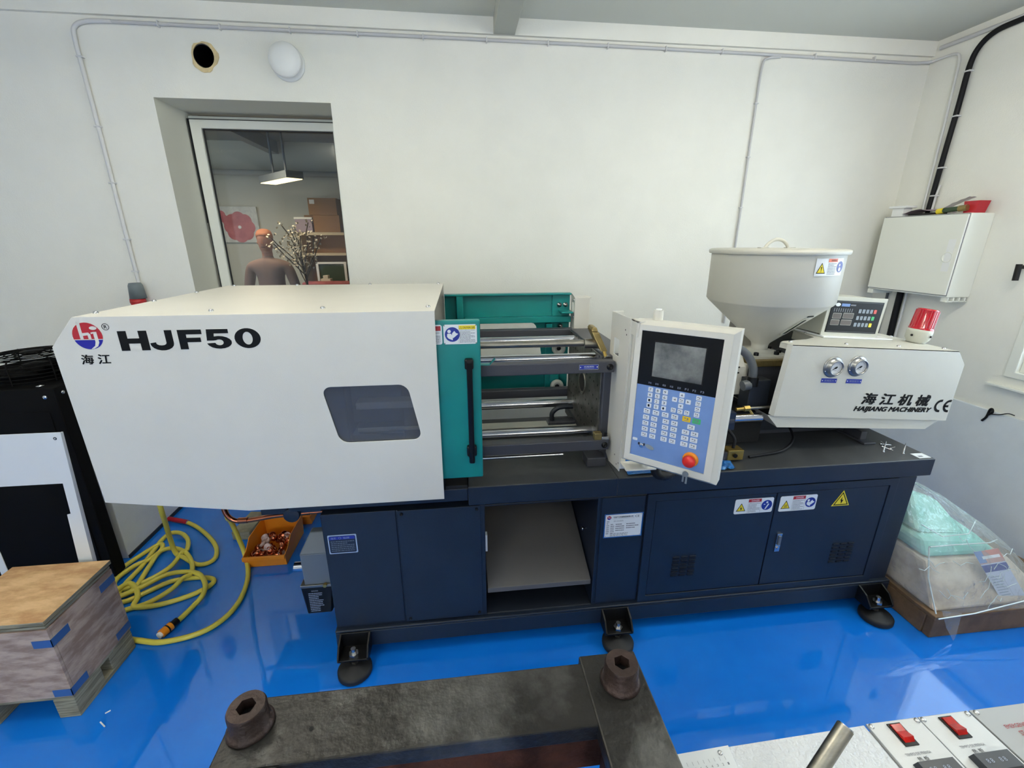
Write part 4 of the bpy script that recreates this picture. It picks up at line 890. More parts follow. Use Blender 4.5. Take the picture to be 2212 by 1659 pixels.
# hopper
HX, HY = 1.424, 1.935
b = MB(); b.lathe([(.266, 1.648), (.264, 1.436), (.258, 1.428), (.040, 1.232), (.036, 1.218), (.036, 1.190)], (HX, HY, 0), 'cream_shaded', 64)
b.box(HX - .115, HX + .085, HY - .12, HY + .10, 1.180, 1.190, 'cream_shaded'); b.lathe([(.075, 1.190), (.060, 1.196), (.036, 1.200)], (HX, HY, 0), 'cream_shaded', 32)
hp = b.build('hopper', mc)
for (x, y) in ((-.075, -.09), (.03, -.085), (.066, -.05), (.066, .02), (-.095, .07), (-.095, -.02)):
    q = MB(); socket_bolt(q, HX + x, HY + y, 1.190, (0, 0, 1), .011, .014); q.build('bolt', hp)
b = MB(); b.lathe([(.276, 1.640), (.279, 1.646), (.279, 1.656), (.270, 1.660), (0, 1.663)], (HX, HY, 0), 'cream_shaded', 64); lid = b.build('hopper_lid', hp)
b = MB(); b.tube(smooth_path([(HX - .058, HY, 1.662), (HX - .045, HY, 1.680), (HX - .022, HY, 1.696), (HX + .002, HY, 1.700), (HX + .025, HY, 1.694), (HX + .046, HY, 1.678), (HX + .056, HY, 1.662)], 5), .0075, 'cream_shaded', n=8)
b.box(HX - .085, HX - .045, HY - .012, HY + .012, 1.661, 1.666, 'cream_shaded'); b.box(HX + .043, HX + .083, HY - .012, HY + .012, 1.661, 1.666, 'cream_shaded'); b.build('lid_handle', hp)
# sight glass along the cone
phi = R(-74); e = Vector((math.cos(phi), math.sin(phi), 0)); sl = Vector((.218 * e.x, .218 * e.y, .196)).normalized(); tt = Vector((-e.y, e.x, 0)); nn2 = tt.cross(sl).normalized()
if nn2.dot(e) < 0: nn2 = -nn2
pc = Vector((HX, HY, 1.232)) + e * .040 + sl * .150
FS = frame(pc, tt, sl, nn2); b = MB(FS); b.plate(rrect(-.018, .018, -.072, .072, .017), [rrect(-.010, .010, -.060, .060, .010)], 'y', -.004, .0035, 'cream_shaded'); b.box(-.011, .011, -.004, .0022, -.062, .062, 'black_gloss'); b.box(-.018, .018, 0.001, .004, .080, .086, 'black_matt'); b.build('sight_glass', hp)
# curved warning plate on the hopper wall
def on_cyl(mb_list, a0, a1, z0, z1, r): pass
class CB(MB):
    def add(s, vs, fs, m, smooth=False):
        out = []
        for p in vs:
            a = R(-101) + p[0] / .267; rr_ = .267 + p[1]
            out.append((HX + rr_ * math.cos(a), HY + rr_ * math.sin(a), p[2]))
        return MB.add(s, out, fs, m, smooth)
b = CB(); z0, z1 = 1.560, 1.628; A0, A1 = .0, .188     # arc lengths from the start angle
b2 = b; x0 = .03; x1 = .155 
k0, k1 = .035, .185
def seg(mb, xa, xb, za, zb, m, y, n=8):
    for i in range(n): frect(mb, xa + (xb - xa) * i / n, xa + (xb - xa) * (i + 1) / n, za, zb, m, y)
seg(b, k0, k1, z0, z1, 'label_white', .0012); w = k1 - k0; h = z1 - z0
tri(b, k0 + .17 * w, z0 + .14 * h, .27 * w, .62 * h, '!', .0022); seg(b, k0 + .36 * w, k0 + .70 * w, z1 - .22 * h, z1 - .02 * h, 'label_orange', .002, 4)
text(b, 'WARNING', k0 + .44 * w, z1 - .17 * h, .22 * w, .10 * h, 'rust_side', .0026); lines(b, k0 + .37 * w, k0 + .68 * w, z0 + .06 * h, z1 - .26 * h, 8, y=.0022); fdisc(b, k0 + .86 * w, z0 + .5 * h, .32 * h, 'label_blue', .0022); fdisc(b, k0 + .82 * w, z0 + .6 * h, .07 * h, 'label_white', .0026, 10); fdisc(b, k0 + .84 * w, z0 + .36 * h, .12 * h, 'label_white', .0026, 10)
b.build('warning_label', hp)

# drive cover, slightly tipped as in the photograph
t = R(3.58); u = Vector((math.cos(t), 0, -math.sin(t))); n = Vector((math.sin(t), 0, math.cos(t)))
O = Vector((1.338, 1.619, 1.292)); FG = frame(O, u, n, (0, -1, 0))      # local x along, y towards camera, z up from the top edge
D = .60
b = MB(FG)
prof = [(.0, 0), (.785, 0), (.836, -.058), (.852, -.320), (.0, -.315)]
b.plate([(.0, 0), (.785, 0), (.836, -.058), (.850, -.322), (.770, -.322), (.745, -.345), (-.008, -.318), (-.008, -.318)][:6] + [(-.006, -.318)], [], 'y', -.003, 0, 'cream_shaded')
b.build('drive_cover_front', mc) if False else None
b = MB(FG)
front_poly = [(0, 0), (.785, 0), (.836, -.058), (.850, -.320), (-.004, -.312)]
b.plate(front_poly, [], 'y', -.003, 0, 'cream_shaded')
top = [(0, 0), (.785, 0), (.785, -D), (.28, -D), (.28, -.37), (.258, -.20), (.167, -.137), (.0, -.075), (-.02, -.055)]
top = [(0, 0), (.785, 0), (.785, -D), (.10, -D), (.10, -.47), (.285, -.47), (.285, -.36), (.258, -.195), (.170, -.137), (.012, -.075), (-.018, -.05)]
b.plate(top, [], 'z', -.003, 0, 'cream_shaded')
b.add([(.785, 0, 0), (.836, 0, -.058), (.836, -D, -.058), (.785, -D, 0)], [(0, 1, 2, 3)], 'cream_shaded')
b.add([(.836, 0, -.058), (.850, 0, -.320), (.850, -D, -.320), (.836, -D, -.058)], [(0, 1, 2, 3)], 'cream_shaded')
b.add([(.785, -D, 0), (.836, -D, -.058), (.850, -D, -.320), (.1, -D, -.315), (.1, -D, 0)], [(0, 1, 2, 3, 4)], 'cream_shaded')
b.add([(0, 0, 0), (-.004, 0, -.312), (-.020, -.014, -.306), (-.014, -.014, 0)], [(0, 1, 2, 3)], 'cream_shaded')      # chamfer strip on the left
b.add([(0, 0, 0), (-.018, -.05, 0), (-.018, -.05, -.022), (0, 0, -.022)], [(0, 1, 2, 3)], 'cream_shaded'); b.add([(-.018, -.05, 0), (.012, -.075, 0), (.012, -.075, -.022), (-.018, -.05, -.022)], [(0, 1, 2, 3)], 'cream_shaded')
b.add([(.170, -.137, 0), (.258, -.195, 0), (.258, -.195, -.04), (.170, -.137, -.04)], [(0, 1, 2, 3)], 'cream_shaded')
b.add([(.258, -.195, 0), (.285, -.36, 0), (.285, -.36, -.04), (.258, -.195, -.04)], [(0, 1, 2, 3)], 'cream_shaded')
b.add([(-.004, 0, -.312), (.850, 0, -.320), (.850, -.012, -.320), (-.004, -.012, -.312)], [(0, 1, 2, 3)], 'cream_shaded')
b.add([(-.028, -.008, -.309), (.822, -.008, -.320), (.768, -.008, -.366), (.032, -.008, -.366)], [(0, 1, 2, 3)], 'cream_shaded')
b.add([(-.028, -.008, -.309), (.032, -.008, -.366), (.032, -.3, -.366), (-.028, -.3, -.309)], [(0, 1, 2, 3)], 'cream_shaded')
b.add([(.822, -.008, -.320), (.768, -.008, -.366), (.768, -.3, -.366), (.822, -.3, -.320)], [(0, 1, 2, 3)], 'cream_shaded')
b.add([(.032, -.008, -.366), (.768, -.008, -.366), (.768, -.3, -.366), (.032, -.3, -.366)], [(0, 1, 2, 3)], 'cream_dull')
b.nofix = False
dc = b.build('drive_cover', mc)
for (s_, d_) in ((.035, .06), (.295, .058), (.546, .055), (.760, .045), (.765, .30), (.30, .30), (.765, .55)):
    q = MB(FG); screw(q, s_, -d_, 0, (0, 0, 1), .007, .006); q.build('screw', dc)
b = MB(FG); b.box(-.001, .010, -.02, -.012, -.31, -.20, 'cream_shaded'); b.build('edge_plate', dc)
b = MB(); b.box(1.52, 1.85, 1.75, 2.15, .90, 1.10, 'black_matt'); b.build('drive_motor', mc, 0.01)
for gx, gz in ((.208, -.087), (.320, -.080)):
    b = MB(FG); c = (gx, 0, gz); b.lathe([(.044, 0), (.045, .002), (.040, .004), (.033, .005), (.033, .020), (.030, .023), (.028, .023), (.027, .014)], c, 'bezel', 40, axis=(0, 1, 0)); b.disc((gx, .014, gz), .0275, 'gauge_face', (0, 1, 0), 32)
    for i in range(25):
        a = R(225 - i * 270 / 24); k = .018 if i % 4 == 0 else .0205
        cs, sn = math.cos(a), math.sin(a); b.add([(gx + k * cs - .0004 * sn, .0143, gz + k * sn + .0004 * cs), (gx + .023 * cs - .0004 * sn, .0143, gz + .023 * sn + .0004 * cs), (gx + .023 * cs + .0004 * sn, .0143, gz + .023 * sn - .0004 * cs), (gx + k * cs + .0004 * sn, .0143, gz + k * sn - .0004 * cs)], [(0, 1, 2, 3)], 'print_black')
    text(b, 'MPa', gx - .007, gz - .014, .014, .005, 'print_grey', .0143)
    a = R(215); cs, sn = math.cos(a), math.sin(a); b.add([(gx + .008 * -cs - .0032 * sn, .0158, gz - .008 * sn + .0032 * cs), (gx + .023 * cs, .0158, gz + .023 * sn), (gx - .008 * cs + .0032 * sn, .0158, gz - .008 * sn - .0032 * cs)], [(0, 1, 2)], 'print_black'); b.disc((gx, .0162, gz), .0042, 'print_black', (0, 1, 0), 12)
    for a in (90, 210, 330): screw(b, gx + .038 * math.cos(R(a)), .003, gz + .038 * math.sin(R(a)), (0, 1, 0), .0035, .004)
    b.build('pressure_gauge', dc)
for nx, s in ((.171, '系统压力'), (.289, '背压压力')):
    b = MB(FG); b.box(nx, nx + .072, 0, .0012, -.156, -.137, 'plate_blue'); text(b, s, nx + .014, -.151, .044, .009, 'print_pale', .0016)
    for x in (nx + .005, nx + .067): b.disc((x, .0016, -.1465), .0022, 'white', (0, 1, 0), 10)
    b.build('name_plate', dc)
b = MB(FG)
for i, ch in enumerate('海江机械'): btext(b, ch, .392 + i * .089, -.250 - .001 * i, .066, .050, 'print_black', .0007, .0048, .12)
b.build('maker_characters', dc)
b = MB(FG); btext(b, 'HAIJIANG MACHINERY', .366, -.288, .384, .027, 'print_black', .0007, .0034, .28); b.build('maker_lettering', dc)
b = MB(FG)
def ring_arc(mb, cx, cz, r0, r1, a0, a1, m, n=18):
    vs = [(cx + k * math.cos(R(a0 + (a1 - a0) * i / n)), .0007, cz + k * math.sin(R(a0 + (a1 - a0) * i / n))) for i in range(n + 1) for k in (r0, r1)]
    mb.add(vs, [(2 * i, 2 * i + 1, 2 * i + 3, 2 * i + 2) for i in range(n)], m)
ring_arc(b, .792, -.250, .019, .030, 80, 280, 'print_black'); ring_arc(b, .837, -.250, .019, .030, 80, 280, 'print_black'); frect(b, .812, .834, -.256, -.246, 'print_black', .0007)
b.build('ce_mark', dc)
# temperature display unit standing on the drive cover
ya = R(2)
FT = FG @ Matrix.Translation((.312, -.225, .012)); q = MB(FT)
q.box(0, .282, -.20, 0, 0, .168, 'cream_dull'); q.mats.append('steel_dull')
tu = q.build('temperature_controller', mc, 0.002)
b = MB(FT); b.plate([(-.006, -.006), (.288, -.006), (.288, .174), (-.006, .174)], [], 'y', 0, .008, 'cream_dull'); b.build('front_bezel', tu, 0.002)
b = MB(FT); b.box(.010, .272, .008, .0100, .012, .156, 'black_gloss'); b.box(.014, .268, .0100, .0104, .016, .152, 'black'); 
for a in ((.016, .266, .016, .0172), (.016, .266, .1508, .152)): frect(b, *a, 'print_grey', .0107)
fdisc(b, .040, .138, .009, 'label_white', .0108, 16, 1.4, .9); frect(b, .058, .100, .131, .144, 'membrane', .0108); frect(b, .104, .130, .135, .141, 'print_grey', .0108)
for i in range(9): frect(b, .026 + i * .0112, .030 + i * .0112, .106, .122, 'print_grey', .0108)
b.build('keypad_face', tu)
for (x, z, w) in ((.026, .075, .044), (.078, .077, .054), (.024, .045, .044), (.076, .046, .054)):
    b = MB(FT); b.plate(rrect(x, x + w, z, z + .026, .003, 2), [], 'y', .0108, .0112, 'steel_dull'); b.plate(rrect(x + .002, x + w - .002, z + .002, z + .023, .003, 2), [], 'y', .0112, .0116, 'led_window'); b.build('led_readout', tu)
for r in range(3):
    for c in range(5):
        b = MB(FT); x = .148 + c * .0195 - r * .003 + .003; z = .104 - r * .031; b.plate(rrect(x, x + .014, z, z + .018, .002, 2), [], 'y', .0106, .0118, ['key_grey', 'key_grey', 'key_grey', 'key_grey', ('key_red', 'key_green', 'label_yellow')[r]][c]); b.build('key_button', tu)
b = MB(FG); b.box(.30, .66, -.52, -.19, 0.0005, .008, 'white'); b.cyl((.33, -.25, .006), (.33, -.25, .014), .010, 'black'); b.cyl((.56, -.25, .006), (.56, -.25, .014), .010, 'black'); b.build('controller_base_plate', mc, 0.002)
# red beacon
b = MB(FG); c = (.758, -.17, 0); tilt = Vector((.07, 0, 1))
b.lathe([(.0, .0), (.036, 0), (.036, .006), (.046, .020), (.048, .050), (.0475, .062), (0, .062)], c, 'cream_dull', 36, axis=tilt); bl = b.build('beacon_base', mc)
b = MB(FG); prof = [(.0475, .062), (.0475, .070), (.043, .072), (.041, .150), (.037, .156), (0, .157)]
b.lathe(prof, c, 'beacon_red', 40, axis=tilt)
for i in range(24):
    a = 2 * math.pi * i / 24; ax = tilt.normalized(); e1 = ax.orthogonal().normalized(); e2 = ax.cross(e1); d0 = e1 * math.cos(a) + e2 * math.sin(a)
    b.cyl(Vector(c) + ax * .072 + d0 * .0425, Vector(c) + ax * .150 + d0 * .0405, .0022, 'beacon_red', n=5)
b.build('beacon_lens', bl)
q = MB(FG); q.lathe([(.005, 0), (.005, .003), (0, .004)], (.770, -.17 + .047, .036), 'black', 10, axis=(0.2, 1, 0)); q.lathe([(.005, 0), (.005, .003), (0, .004)], (.758 - .045, -.17 + .012, .036), 'black', 10, axis=(-1, .2, 0)); q.build('screw', bl)
# sticker at the table corner
b = MB(); b.box(1.955, 2.012, 1.512, 1.555, .7972, .7982, 'label_white'); b.box(1.965, 1.985, 1.522, 1.532, .7982, .7986, 'print_grey'); b.build('table_sticker', mc)
# blue protective film left on the table and crumpled blue film behind the panel
def sheet_film(x0, x1, y0, y1, z, amp, seed, n=10, skew=0.0):
    rr = random.Random(seed); vs = []; fs = []
    for j in range(n + 1):
        for i in range(n + 1):
            u_ = i / n; v_ = j / n; vs.append((x0 + (x1 - x0) * u_ + skew * v_, y0 + (y1 - y0) * v_, z + rr.uniform(0, amp) + .002))
    for j in range(n):
        for i in range(n): a = j * (n + 1) + i; fs.append((a, a + 1, a + n + 2, a + n + 1))
    b = MB(); b.add(vs, fs, 'blue_film', False); return b

# ================================================================== THINGS AROUND THE MACHINE
b = sheet_film(.985, 1.105, 1.512, 1.66, .797, .010, 3, 10, .03); single(b, 'plastic_film', 'blue protective film sheet on the table right of the operator panel', 'film')
b = sheet_film(.645, .885, 1.514, 1.66, .797, .006, 5, 10, .02); single(b, 'plastic_film', 'blue protective film sheet under the corrugated black hose', 'film')
rr = random.Random(8); b = MB(); n = 9; vs = []
for j in range(n):
    for i in range(n):
        u_ = i / (n - 1) - .5; v_ = j / (n - 1); vs.append((.735 + u_ * .07 + rr.uniform(-.008, .008), 1.76 + v_ * .03 + rr.uniform(-.01, .01), .80 + v_ * .085 + rr.uniform(0, .006)))
b.add(vs, [(j * n + i, j * n + i + 1, (j + 1) * n + i + 1, (j + 1) * n + i) for j in range(n - 1) for i in range(n - 1)], 'blue_film'); single(b, 'plastic_film', 'crumpled light blue film standing behind the white end post', 'film')

# loose screws on the table corner
scr = [((1.853, 1.585), 0, 'upright', 'left-hand of the two screws standing on their heads on the table'), ((1.925, 1.560), 0, 'upright', 'right-hand of the two screws standing on their heads on the table'),
       ((1.90, 1.60), 20, 'flat', None), ((1.885, 1.625), -70, 'flat', None), ((1.915, 1.635), 70, 'flat', None), ((1.90, 1.65), -20, 'flat', None)]
for i, ((x, y), a, k, lab) in enumerate(scr):
    b = MB()
    if k == 'upright': b.lathe([(0, 0), (.0055, 0), (.0055, .003), (.0025, .004), (.0025, .046), (.0008, .052)], (x, y, .7972), 'steel_shiny', 12); L = lab
    else:
        d = Vector((math.cos(R(a)), math.sin(R(a)), .0)); p = Vector((x, y, .8025)); b.lathe([(0, 0), (.0055, 0), (.0055, .003), (.0024, .004), (.0024, .040), (.0008, .045)], p, 'steel_shiny', 10, axis=d); L = 'loose steel screw lying flat in the small pile on the table corner'
    o = b.build('screw'); ROOT[o] = Vector((0, 0, 0)); o['label'] = L; o['category'] = 'screw'; o['group'] = 'loose screws on the right table corner'

# ---------------- right wall: fuse box and cables
XB = 2.84
t = thing('distribution_box', 'white plastic fuse box mounted on the right wall corner', 'fuse box', (2.92, 2.6, 1.365))
b = MB(); b.box(XB + .012, XR, 2.33, 2.862, 1.372, 1.842, 'frame_white'); b.build('body', t, 0.006)
b = MB(); b.box(XB, XB + .010, 2.336, 2.856, 1.385, 1.836, 'frame_white'); dd = b.build('door', t, 0.002)
b = MB(); b.box(XB + .0102, XB + .0119, 2.334, 2.858, 1.381, 1.840, 'print_grey'); b.build('door_gap', t)
b = MB(); b.box(XB - .0012, XB, 2.36, 2.40, 1.52, 1.70, 'white'); b.lathe([(.030, 0), (.030, .003), (.026, .003), (.026, .001), (0, .001)], (XB, 2.385, 1.60), 'frame_white', 28, axis=(-1, 0, 0)); b.build('latch', dd)
b = MB()
for i in range(4): b.box(XB + .02 + i * .038, XB + .028 + i * .038, 2.33, 2.37, 1.345, 1.372, 'frame_white')
b.box(XB + .012, XR - .01, 2.33, 2.338, 1.345, 1.352, 'frame_white'); b.box(XB + .012, XR, 2.82, 2.862, 1.345, 1.372, 'frame_white'); b.build('bottom_ribs', t, 0.001)
# things lying on it
zt = 1.8425
b = MB(); b.box(2.87, 2.93, 2.76, 2.84, zt, zt + .05, 'white'); b.box(2.86, 2.94, 2.74, 2.86, zt + .05, zt + .064, 'white'); single(b, 'plastic_bracket', 'small white plastic bracket at the left end of the fuse box top', 'bracket', 0.002)
rr = random.Random(2)
b = MB(); vs = []
for j in range(7):
    for i in range(9): vs.append((2.86 + .12 * j / 6, 2.52 + .24 * i / 8, zt + .006 + .022 * math.sin(math.pi * i / 8) + rr.uniform(0, .010)))
b.add(vs, [(j * 9 + i, j * 9 + i + 1, j * 9 + i + 10, j * 9 + i + 9) for j in range(6) for i in range(8)], 'lilac'); b.box(2.87, 2.95, 2.55, 2.72, zt, zt + .012, 'black'); single(b, 'plastic_pouch', 'flat clear pouch with dark contents on the fuse box top', 'bag')
b = MB(); b.cyl((2.87, 2.54, zt + .016), (2.87, 2.505, zt + .02), .015, 'label_yellow', n=12); b.cyl((2.87, 2.505, zt + .02), (2.88, 2.43, zt + .026), .014, 'leaf_green', n=12); b.cyl((2.88, 2.43, zt + .026), (2.885, 2.39, zt + .030), .017, 'bronze_zinc', n=12); single(b, 'screwdriver', 'yellow and green handled tool lying on the fuse box', 'tool')
b = MB(); b.hexa([(2.90, 2.36, zt), (2.97, 2.36, zt), (2.97, 2.42, zt), (2.90, 2.42, zt), (2.90, 2.345, zt + .065), (2.97, 2.345, zt + .065), (2.97, 2.43, zt + .065), (2.90, 2.43, zt + .065)], 'logo_red'); single(b, 'red_card_box', 'small red box at the right end of the fuse box top', 'box', 0.002)
b = MB(); vs = []
for j in range(5):
    for i in range(8): vs.append((2.925 + .05 * j / 4, 2.58 - .15 * i / 7, zt + .012 + .075 * (i / 7) ** .6 + rr.uniform(0, .006)))
b.add(vs, [(j * 8 + i, j * 8 + i + 1, j * 8 + i + 9, j * 8 + i + 8) for j in range(4) for i in range(7)], 'label_white'); single(b, 'paper_bag', 'curled white paper sheet rising beside the red box', 'paper')
# cables
def cable(name, label, pts, r, m, k=6, clips=None, clipm='cable_white'):
    t = thing(name, label, 'cable', tuple(pts[0])); b = MB(); b.tube(smooth_path(pts, k), r, m, n=10); b.build('cable_run', t)
    if clips:
        for (p, s) in clips:
            q = MB(); x, y, z = p; q.box(x - s[0], x + s[0], y - s[1], y + s[1], z - s[2], z + s[2], clipm); q.build('cable_clip', t, 0.0015)
    return t
xc = XR - .016
cable('power_cable', 'thick black power cable clipped down the right wall to the fuse box', [(xc, 2.30, 2.800), (xc, 2.49, 2.800), (xc, 2.60, 2.790), (xc, 2.665, 2.745), (xc, 2.692, 2.66), (xc, 2.694, 2.45), (xc, 2.700, 2.2), (xc, 2.705, 1.86)], .0145, 'cable_black', 8,
      [((xc, 2.690, z), (.016, .017, .004)) for z in (2.63, 2.40, 2.12, 1.96)])
cable('power_cable', 'thick black power cable leaving the underside of the fuse box', [(xc, 2.742, 1.37), (xc, 2.74, 1.2), (xc, 2.735, .95), (xc, 2.73, .5)], .020, 'cable_black', 6)
cable('white_cable', 'thin white cable running beside the black cable under the fuse box', [(xc, 2.70, 1.37), (xc, 2.697, 1.2), (xc, 2.70, 1.0), (xc, 2.70, .6)], .007, 'cable_white', 6)
cable('grey_cable', 'thin grey cable at the left below the fuse box', [(XR - .01, 2.84, 1.37), (XR - .01, 2.84, 1.1), (XR - .01, 2.84, .6)], .008, 'cable_grey', 4)
cable('wall_conduit', 'grey conduit along the top of the right wall', [(XR - .012, 2.905, 2.818), (XR - .012, 2.7, 2.816), (XR - .012, 2.3, 2.812), (XR - .012, 1.5, 2.80)], .012, 'conduit', 4)
cable('white_cable', 'white cable bending down the right wall left of the black one', [(XR - .03, YB - .035, 2.752), (xc, 2.88, 2.756), (xc, 2.80, 2.752), (xc, 2.765, 2.72), (xc, 2.757, 2.62), (xc, 2.748, 2.3), (xc, 2.742, 1.87)], .007, 'cable_white', 8)
cable('white_cable', 'white cable beside the black one, right wall, nearest the camera', [(xc, 2.672, 2.02), (xc, 2.680, 1.97), (xc, 2.683, 1.86)], .006, 'cable_white', 6)
cable('wall_cable', 'white cable clipped along the back wall just below the ceiling', [(-1.72, YB - .012, 2.7605), (-1.0, YB - .012, 2.760), (.0, YB - .012, 2.762), (1.0, YB - .012, 2.761), (2.0, YB - .012, 2.757), (2.80, YB - .012, 2.750), (2.93, YB - .018, 2.752), (XR - .03, YB - .040, 2.752)], .0085, 'conduit', 5,
      [((x, YB - .012, 2.760), (.003, .012, .014)) for x in (-1.5, -1.2, -.85, -.5, -.15, .2, .55, .9, 1.25, 1.6, 2.2, 2.6)])
cable('wall_cable', 'white conduit on the back wall dropping to the red socket', [(-1.72, YB - .014, 2.7605), (-1.83, YB - .014, 2.757), (-1.895, YB - .014, 2.735), (-1.913, YB - .014, 2.68), (-1.911, YB - .014, 2.5), (-1.908, YB - .014, 2.2), (-1.908, YB - .014, 1.8), (-1.905, YB - .014, 1.45)], .010, 'cable_white', 8,
      [((-1.910, YB - .012, z), (.016, .012, .004)) for z in (2.60, 2.28, 2.0, 1.70, 1.52)])
cable('wall_cable', 'thin cable on the back wall dropping behind the hopper', [(1.98, YB - .012, 2.748), (1.90, YB - .012, 2.738), (1.868, YB - .012, 2.69), (1.866, YB - .012, 2.4), (1.868, YB - .012, 2.0), (1.868, YB - .012, 1.5), (1.870, YB - .012, 1.13)], .0065, 'conduit', 8,
      [((1.867, YB - .010, z), (.012, .010, .003)) for z in (2.5, 2.2, 1.9, 1.62, 1.2)])
# industrial plug and socket at the end of the left cable
t = thing('industrial_plug', 'grey and red industrial plug under the left wall cable', 'plug', (-1.9, YB - .05, 1.33))
b = MB(); b.lathe([(0, 1.455), (.030, 1.455), (.036, 1.44), (.042, 1.365), (0, 1.365)], (-1.905, YB - .05, 0), 'plug_grey', 24); b.build('plug_body', t)
b = MB(); b.lathe([(0, 1.365), (.038, 1.365), (.040, 1.345), (.034, 1.325), (.040, 1.31), (0, 1.30)], (-1.908, YB - .055, 0), 'plug_red', 24); b.build('plug_collar', t)
# round white vent on the back wall
t = thing('air_vent', 'round white ventilation valve above the window', 'vent', (-.90, YB, 2.62))
b = MB(); b.lathe([(.0, 0), (.088, 0), (.088, .012), (.080, .018), (.05, .02), (0, .02)], (-.885, YB, 2.612), 'white', 48, axis=(0, -1, 0)); b.build('vent_base', t)
b = MB(); b.lathe([(.02, .018), (.080, .040), (.084, .050), (.080, .060), (.05, .068), (0, .071)], (-.885, YB, 2.614), 'white', 48, axis=(0, -1, 0)); b.build('vent_disc', t)
# black cable tie hook low on the right wall
b = MB(); xh = XR - .020; b.tube(smooth_path([(xh, 2.05, .70), (xh, 2.035, .73), (xh, 2.03, .775), (xh, 2.02, .782), (xh, 2.015, .765), (xh, 2.03, .745)], 5), .006, 'black', n=8); b.tube(smooth_path([(xh, 2.02, .752), (xh, 1.98, .765), (xh, 1.945, .785), (xh, 1.915, .786)], 5), .003, 'black', n=6); b.box(xh, XR - .013, 2.024, 2.036, .745, .757, 'black'); single(b, 'cable_tie', 'black looped cable tie sticking out low on the right wall', 'cable tie')
b = MB(); b.cyl((XR, 2.105, 1.56), (XR - .05, 2.105, 1.56), .010, 'black'); b.cyl((XR - .05, 2.105, 1.575), (XR - .05, 2.10, 1.49), .013, 'black'); single(b, 'wall_hook', 'black hook on the right wall above the daylight window corner', 'hook', 0.003)

# ---------------- wrapped parcel on a low pallet at the right
t = thing('wooden_base', 'low brown wooden pallet under the plastic wrapped parcel', 'pallet', (2.4, 1.6, 0))
b = MB(); b.box(2.032, 2.86, 1.312, 1.345, 0.001, .100, 'pallet_brown'); b.build('plank', t, 0.003)
b = MB(); b.box(2.032, 2.86, 1.74, 1.775, 0.001, .100, 'pallet_brown'); b.build('plank', t, 0.003)
b = MB(); b.box(2.026, 2.058, 1.346, 1.739, 0.001, .100, 'pallet_brown'); b.build('plank', t, 0.003)
b = MB(); b.box(2.026, 2.866, 1.308, 1.78, .101, .120, 'pallet_brown'); b.build('deck_board', t, 0.003)
t = thing('wrapped_parcel', 'teal and brown parcel wrapped in clear plastic, right of the machine', 'parcel', (2.4, 1.6, .121))
b = MB(); b.hexa([(2.045, 1.335, .121), (2.66, 1.335, .121), (2.66, 1.76, .121), (2.045, 1.76, .121), (2.075, 1.45, .30), (2.52, 1.45, .28), (2.52, 1.75, .30), (2.075, 1.75, .30)], 'brown_wrap'); b.build('parcel_lower', t, 0.012)
b = MB(); b.hexa([(2.078, 1.455, .302), (2.50, 1.455, .282), (2.50, 1.74, .302), (2.078, 1.74, .302), (2.085, 1.50, .385), (2.42, 1.50, .350), (2.42, 1.74, .38), (2.085, 1.74, .385)], 'teal_wrap')
b.hexa([(2.09, 1.52, .386), (2.38, 1.52, .352), (2.38, 1.73, .381), (2.09, 1.73, .386), (2.14, 1.64, .53), (2.34, 1.66, .46), (2.32, 1.72, .47), (2.14, 1.72, .54)], 'teal_wrap'); b.build('parcel_upper', t, 0.03, 3)
b = MB(); rr = random.Random(9); N = 44; rings = [(.123, 1.0, 0), (.16, 1.0, 0), (.24, .97, 0), (.31, .93, 0), (.385, .86, 0), (.42, .80, 0), (.46, .70, 0), (.50, .58, 0), (.545, .38, 0), (.56, .06, 0)]
vs = []
def rrp(a, hw, hd): 
    c, s = math.cos(a), math.sin(a); k = (abs(c) ** 6 + abs(s) ** 6) ** (-1 / 6); return c * k * hw, s * k * hd
for (z, k, _) in rings:
    f = (z - .123) / .437
    cx = 2.36 * (1 - f) + 2.19 * f; cy = 1.545 * (1 - f) + 1.69 * f
    for i in range(N):
        a = 2 * math.pi * i / N; dx, dy = rrp(a, .325 * k ** 1.1, .235 * k ** 1.1); w = 1 + rr.uniform(-.02, .02); zz = z + (rr.uniform(-.006, .006) if z > .13 else 0)
        if dx > 0: zz -= .10 * f * dx / .3
        vs.append((cx + dx * w, cy + dy * w, zz))
fs = [(k * N + i, k * N + (i + 1) % N, (k + 1) * N + (i + 1) % N, (k + 1) * N + i) for k in range(len(rings) - 1) for i in range(N)] + [tuple((len(rings) - 1) * N + i for i in range(N))]
b.add(vs, fs, 'wrap_film', False)
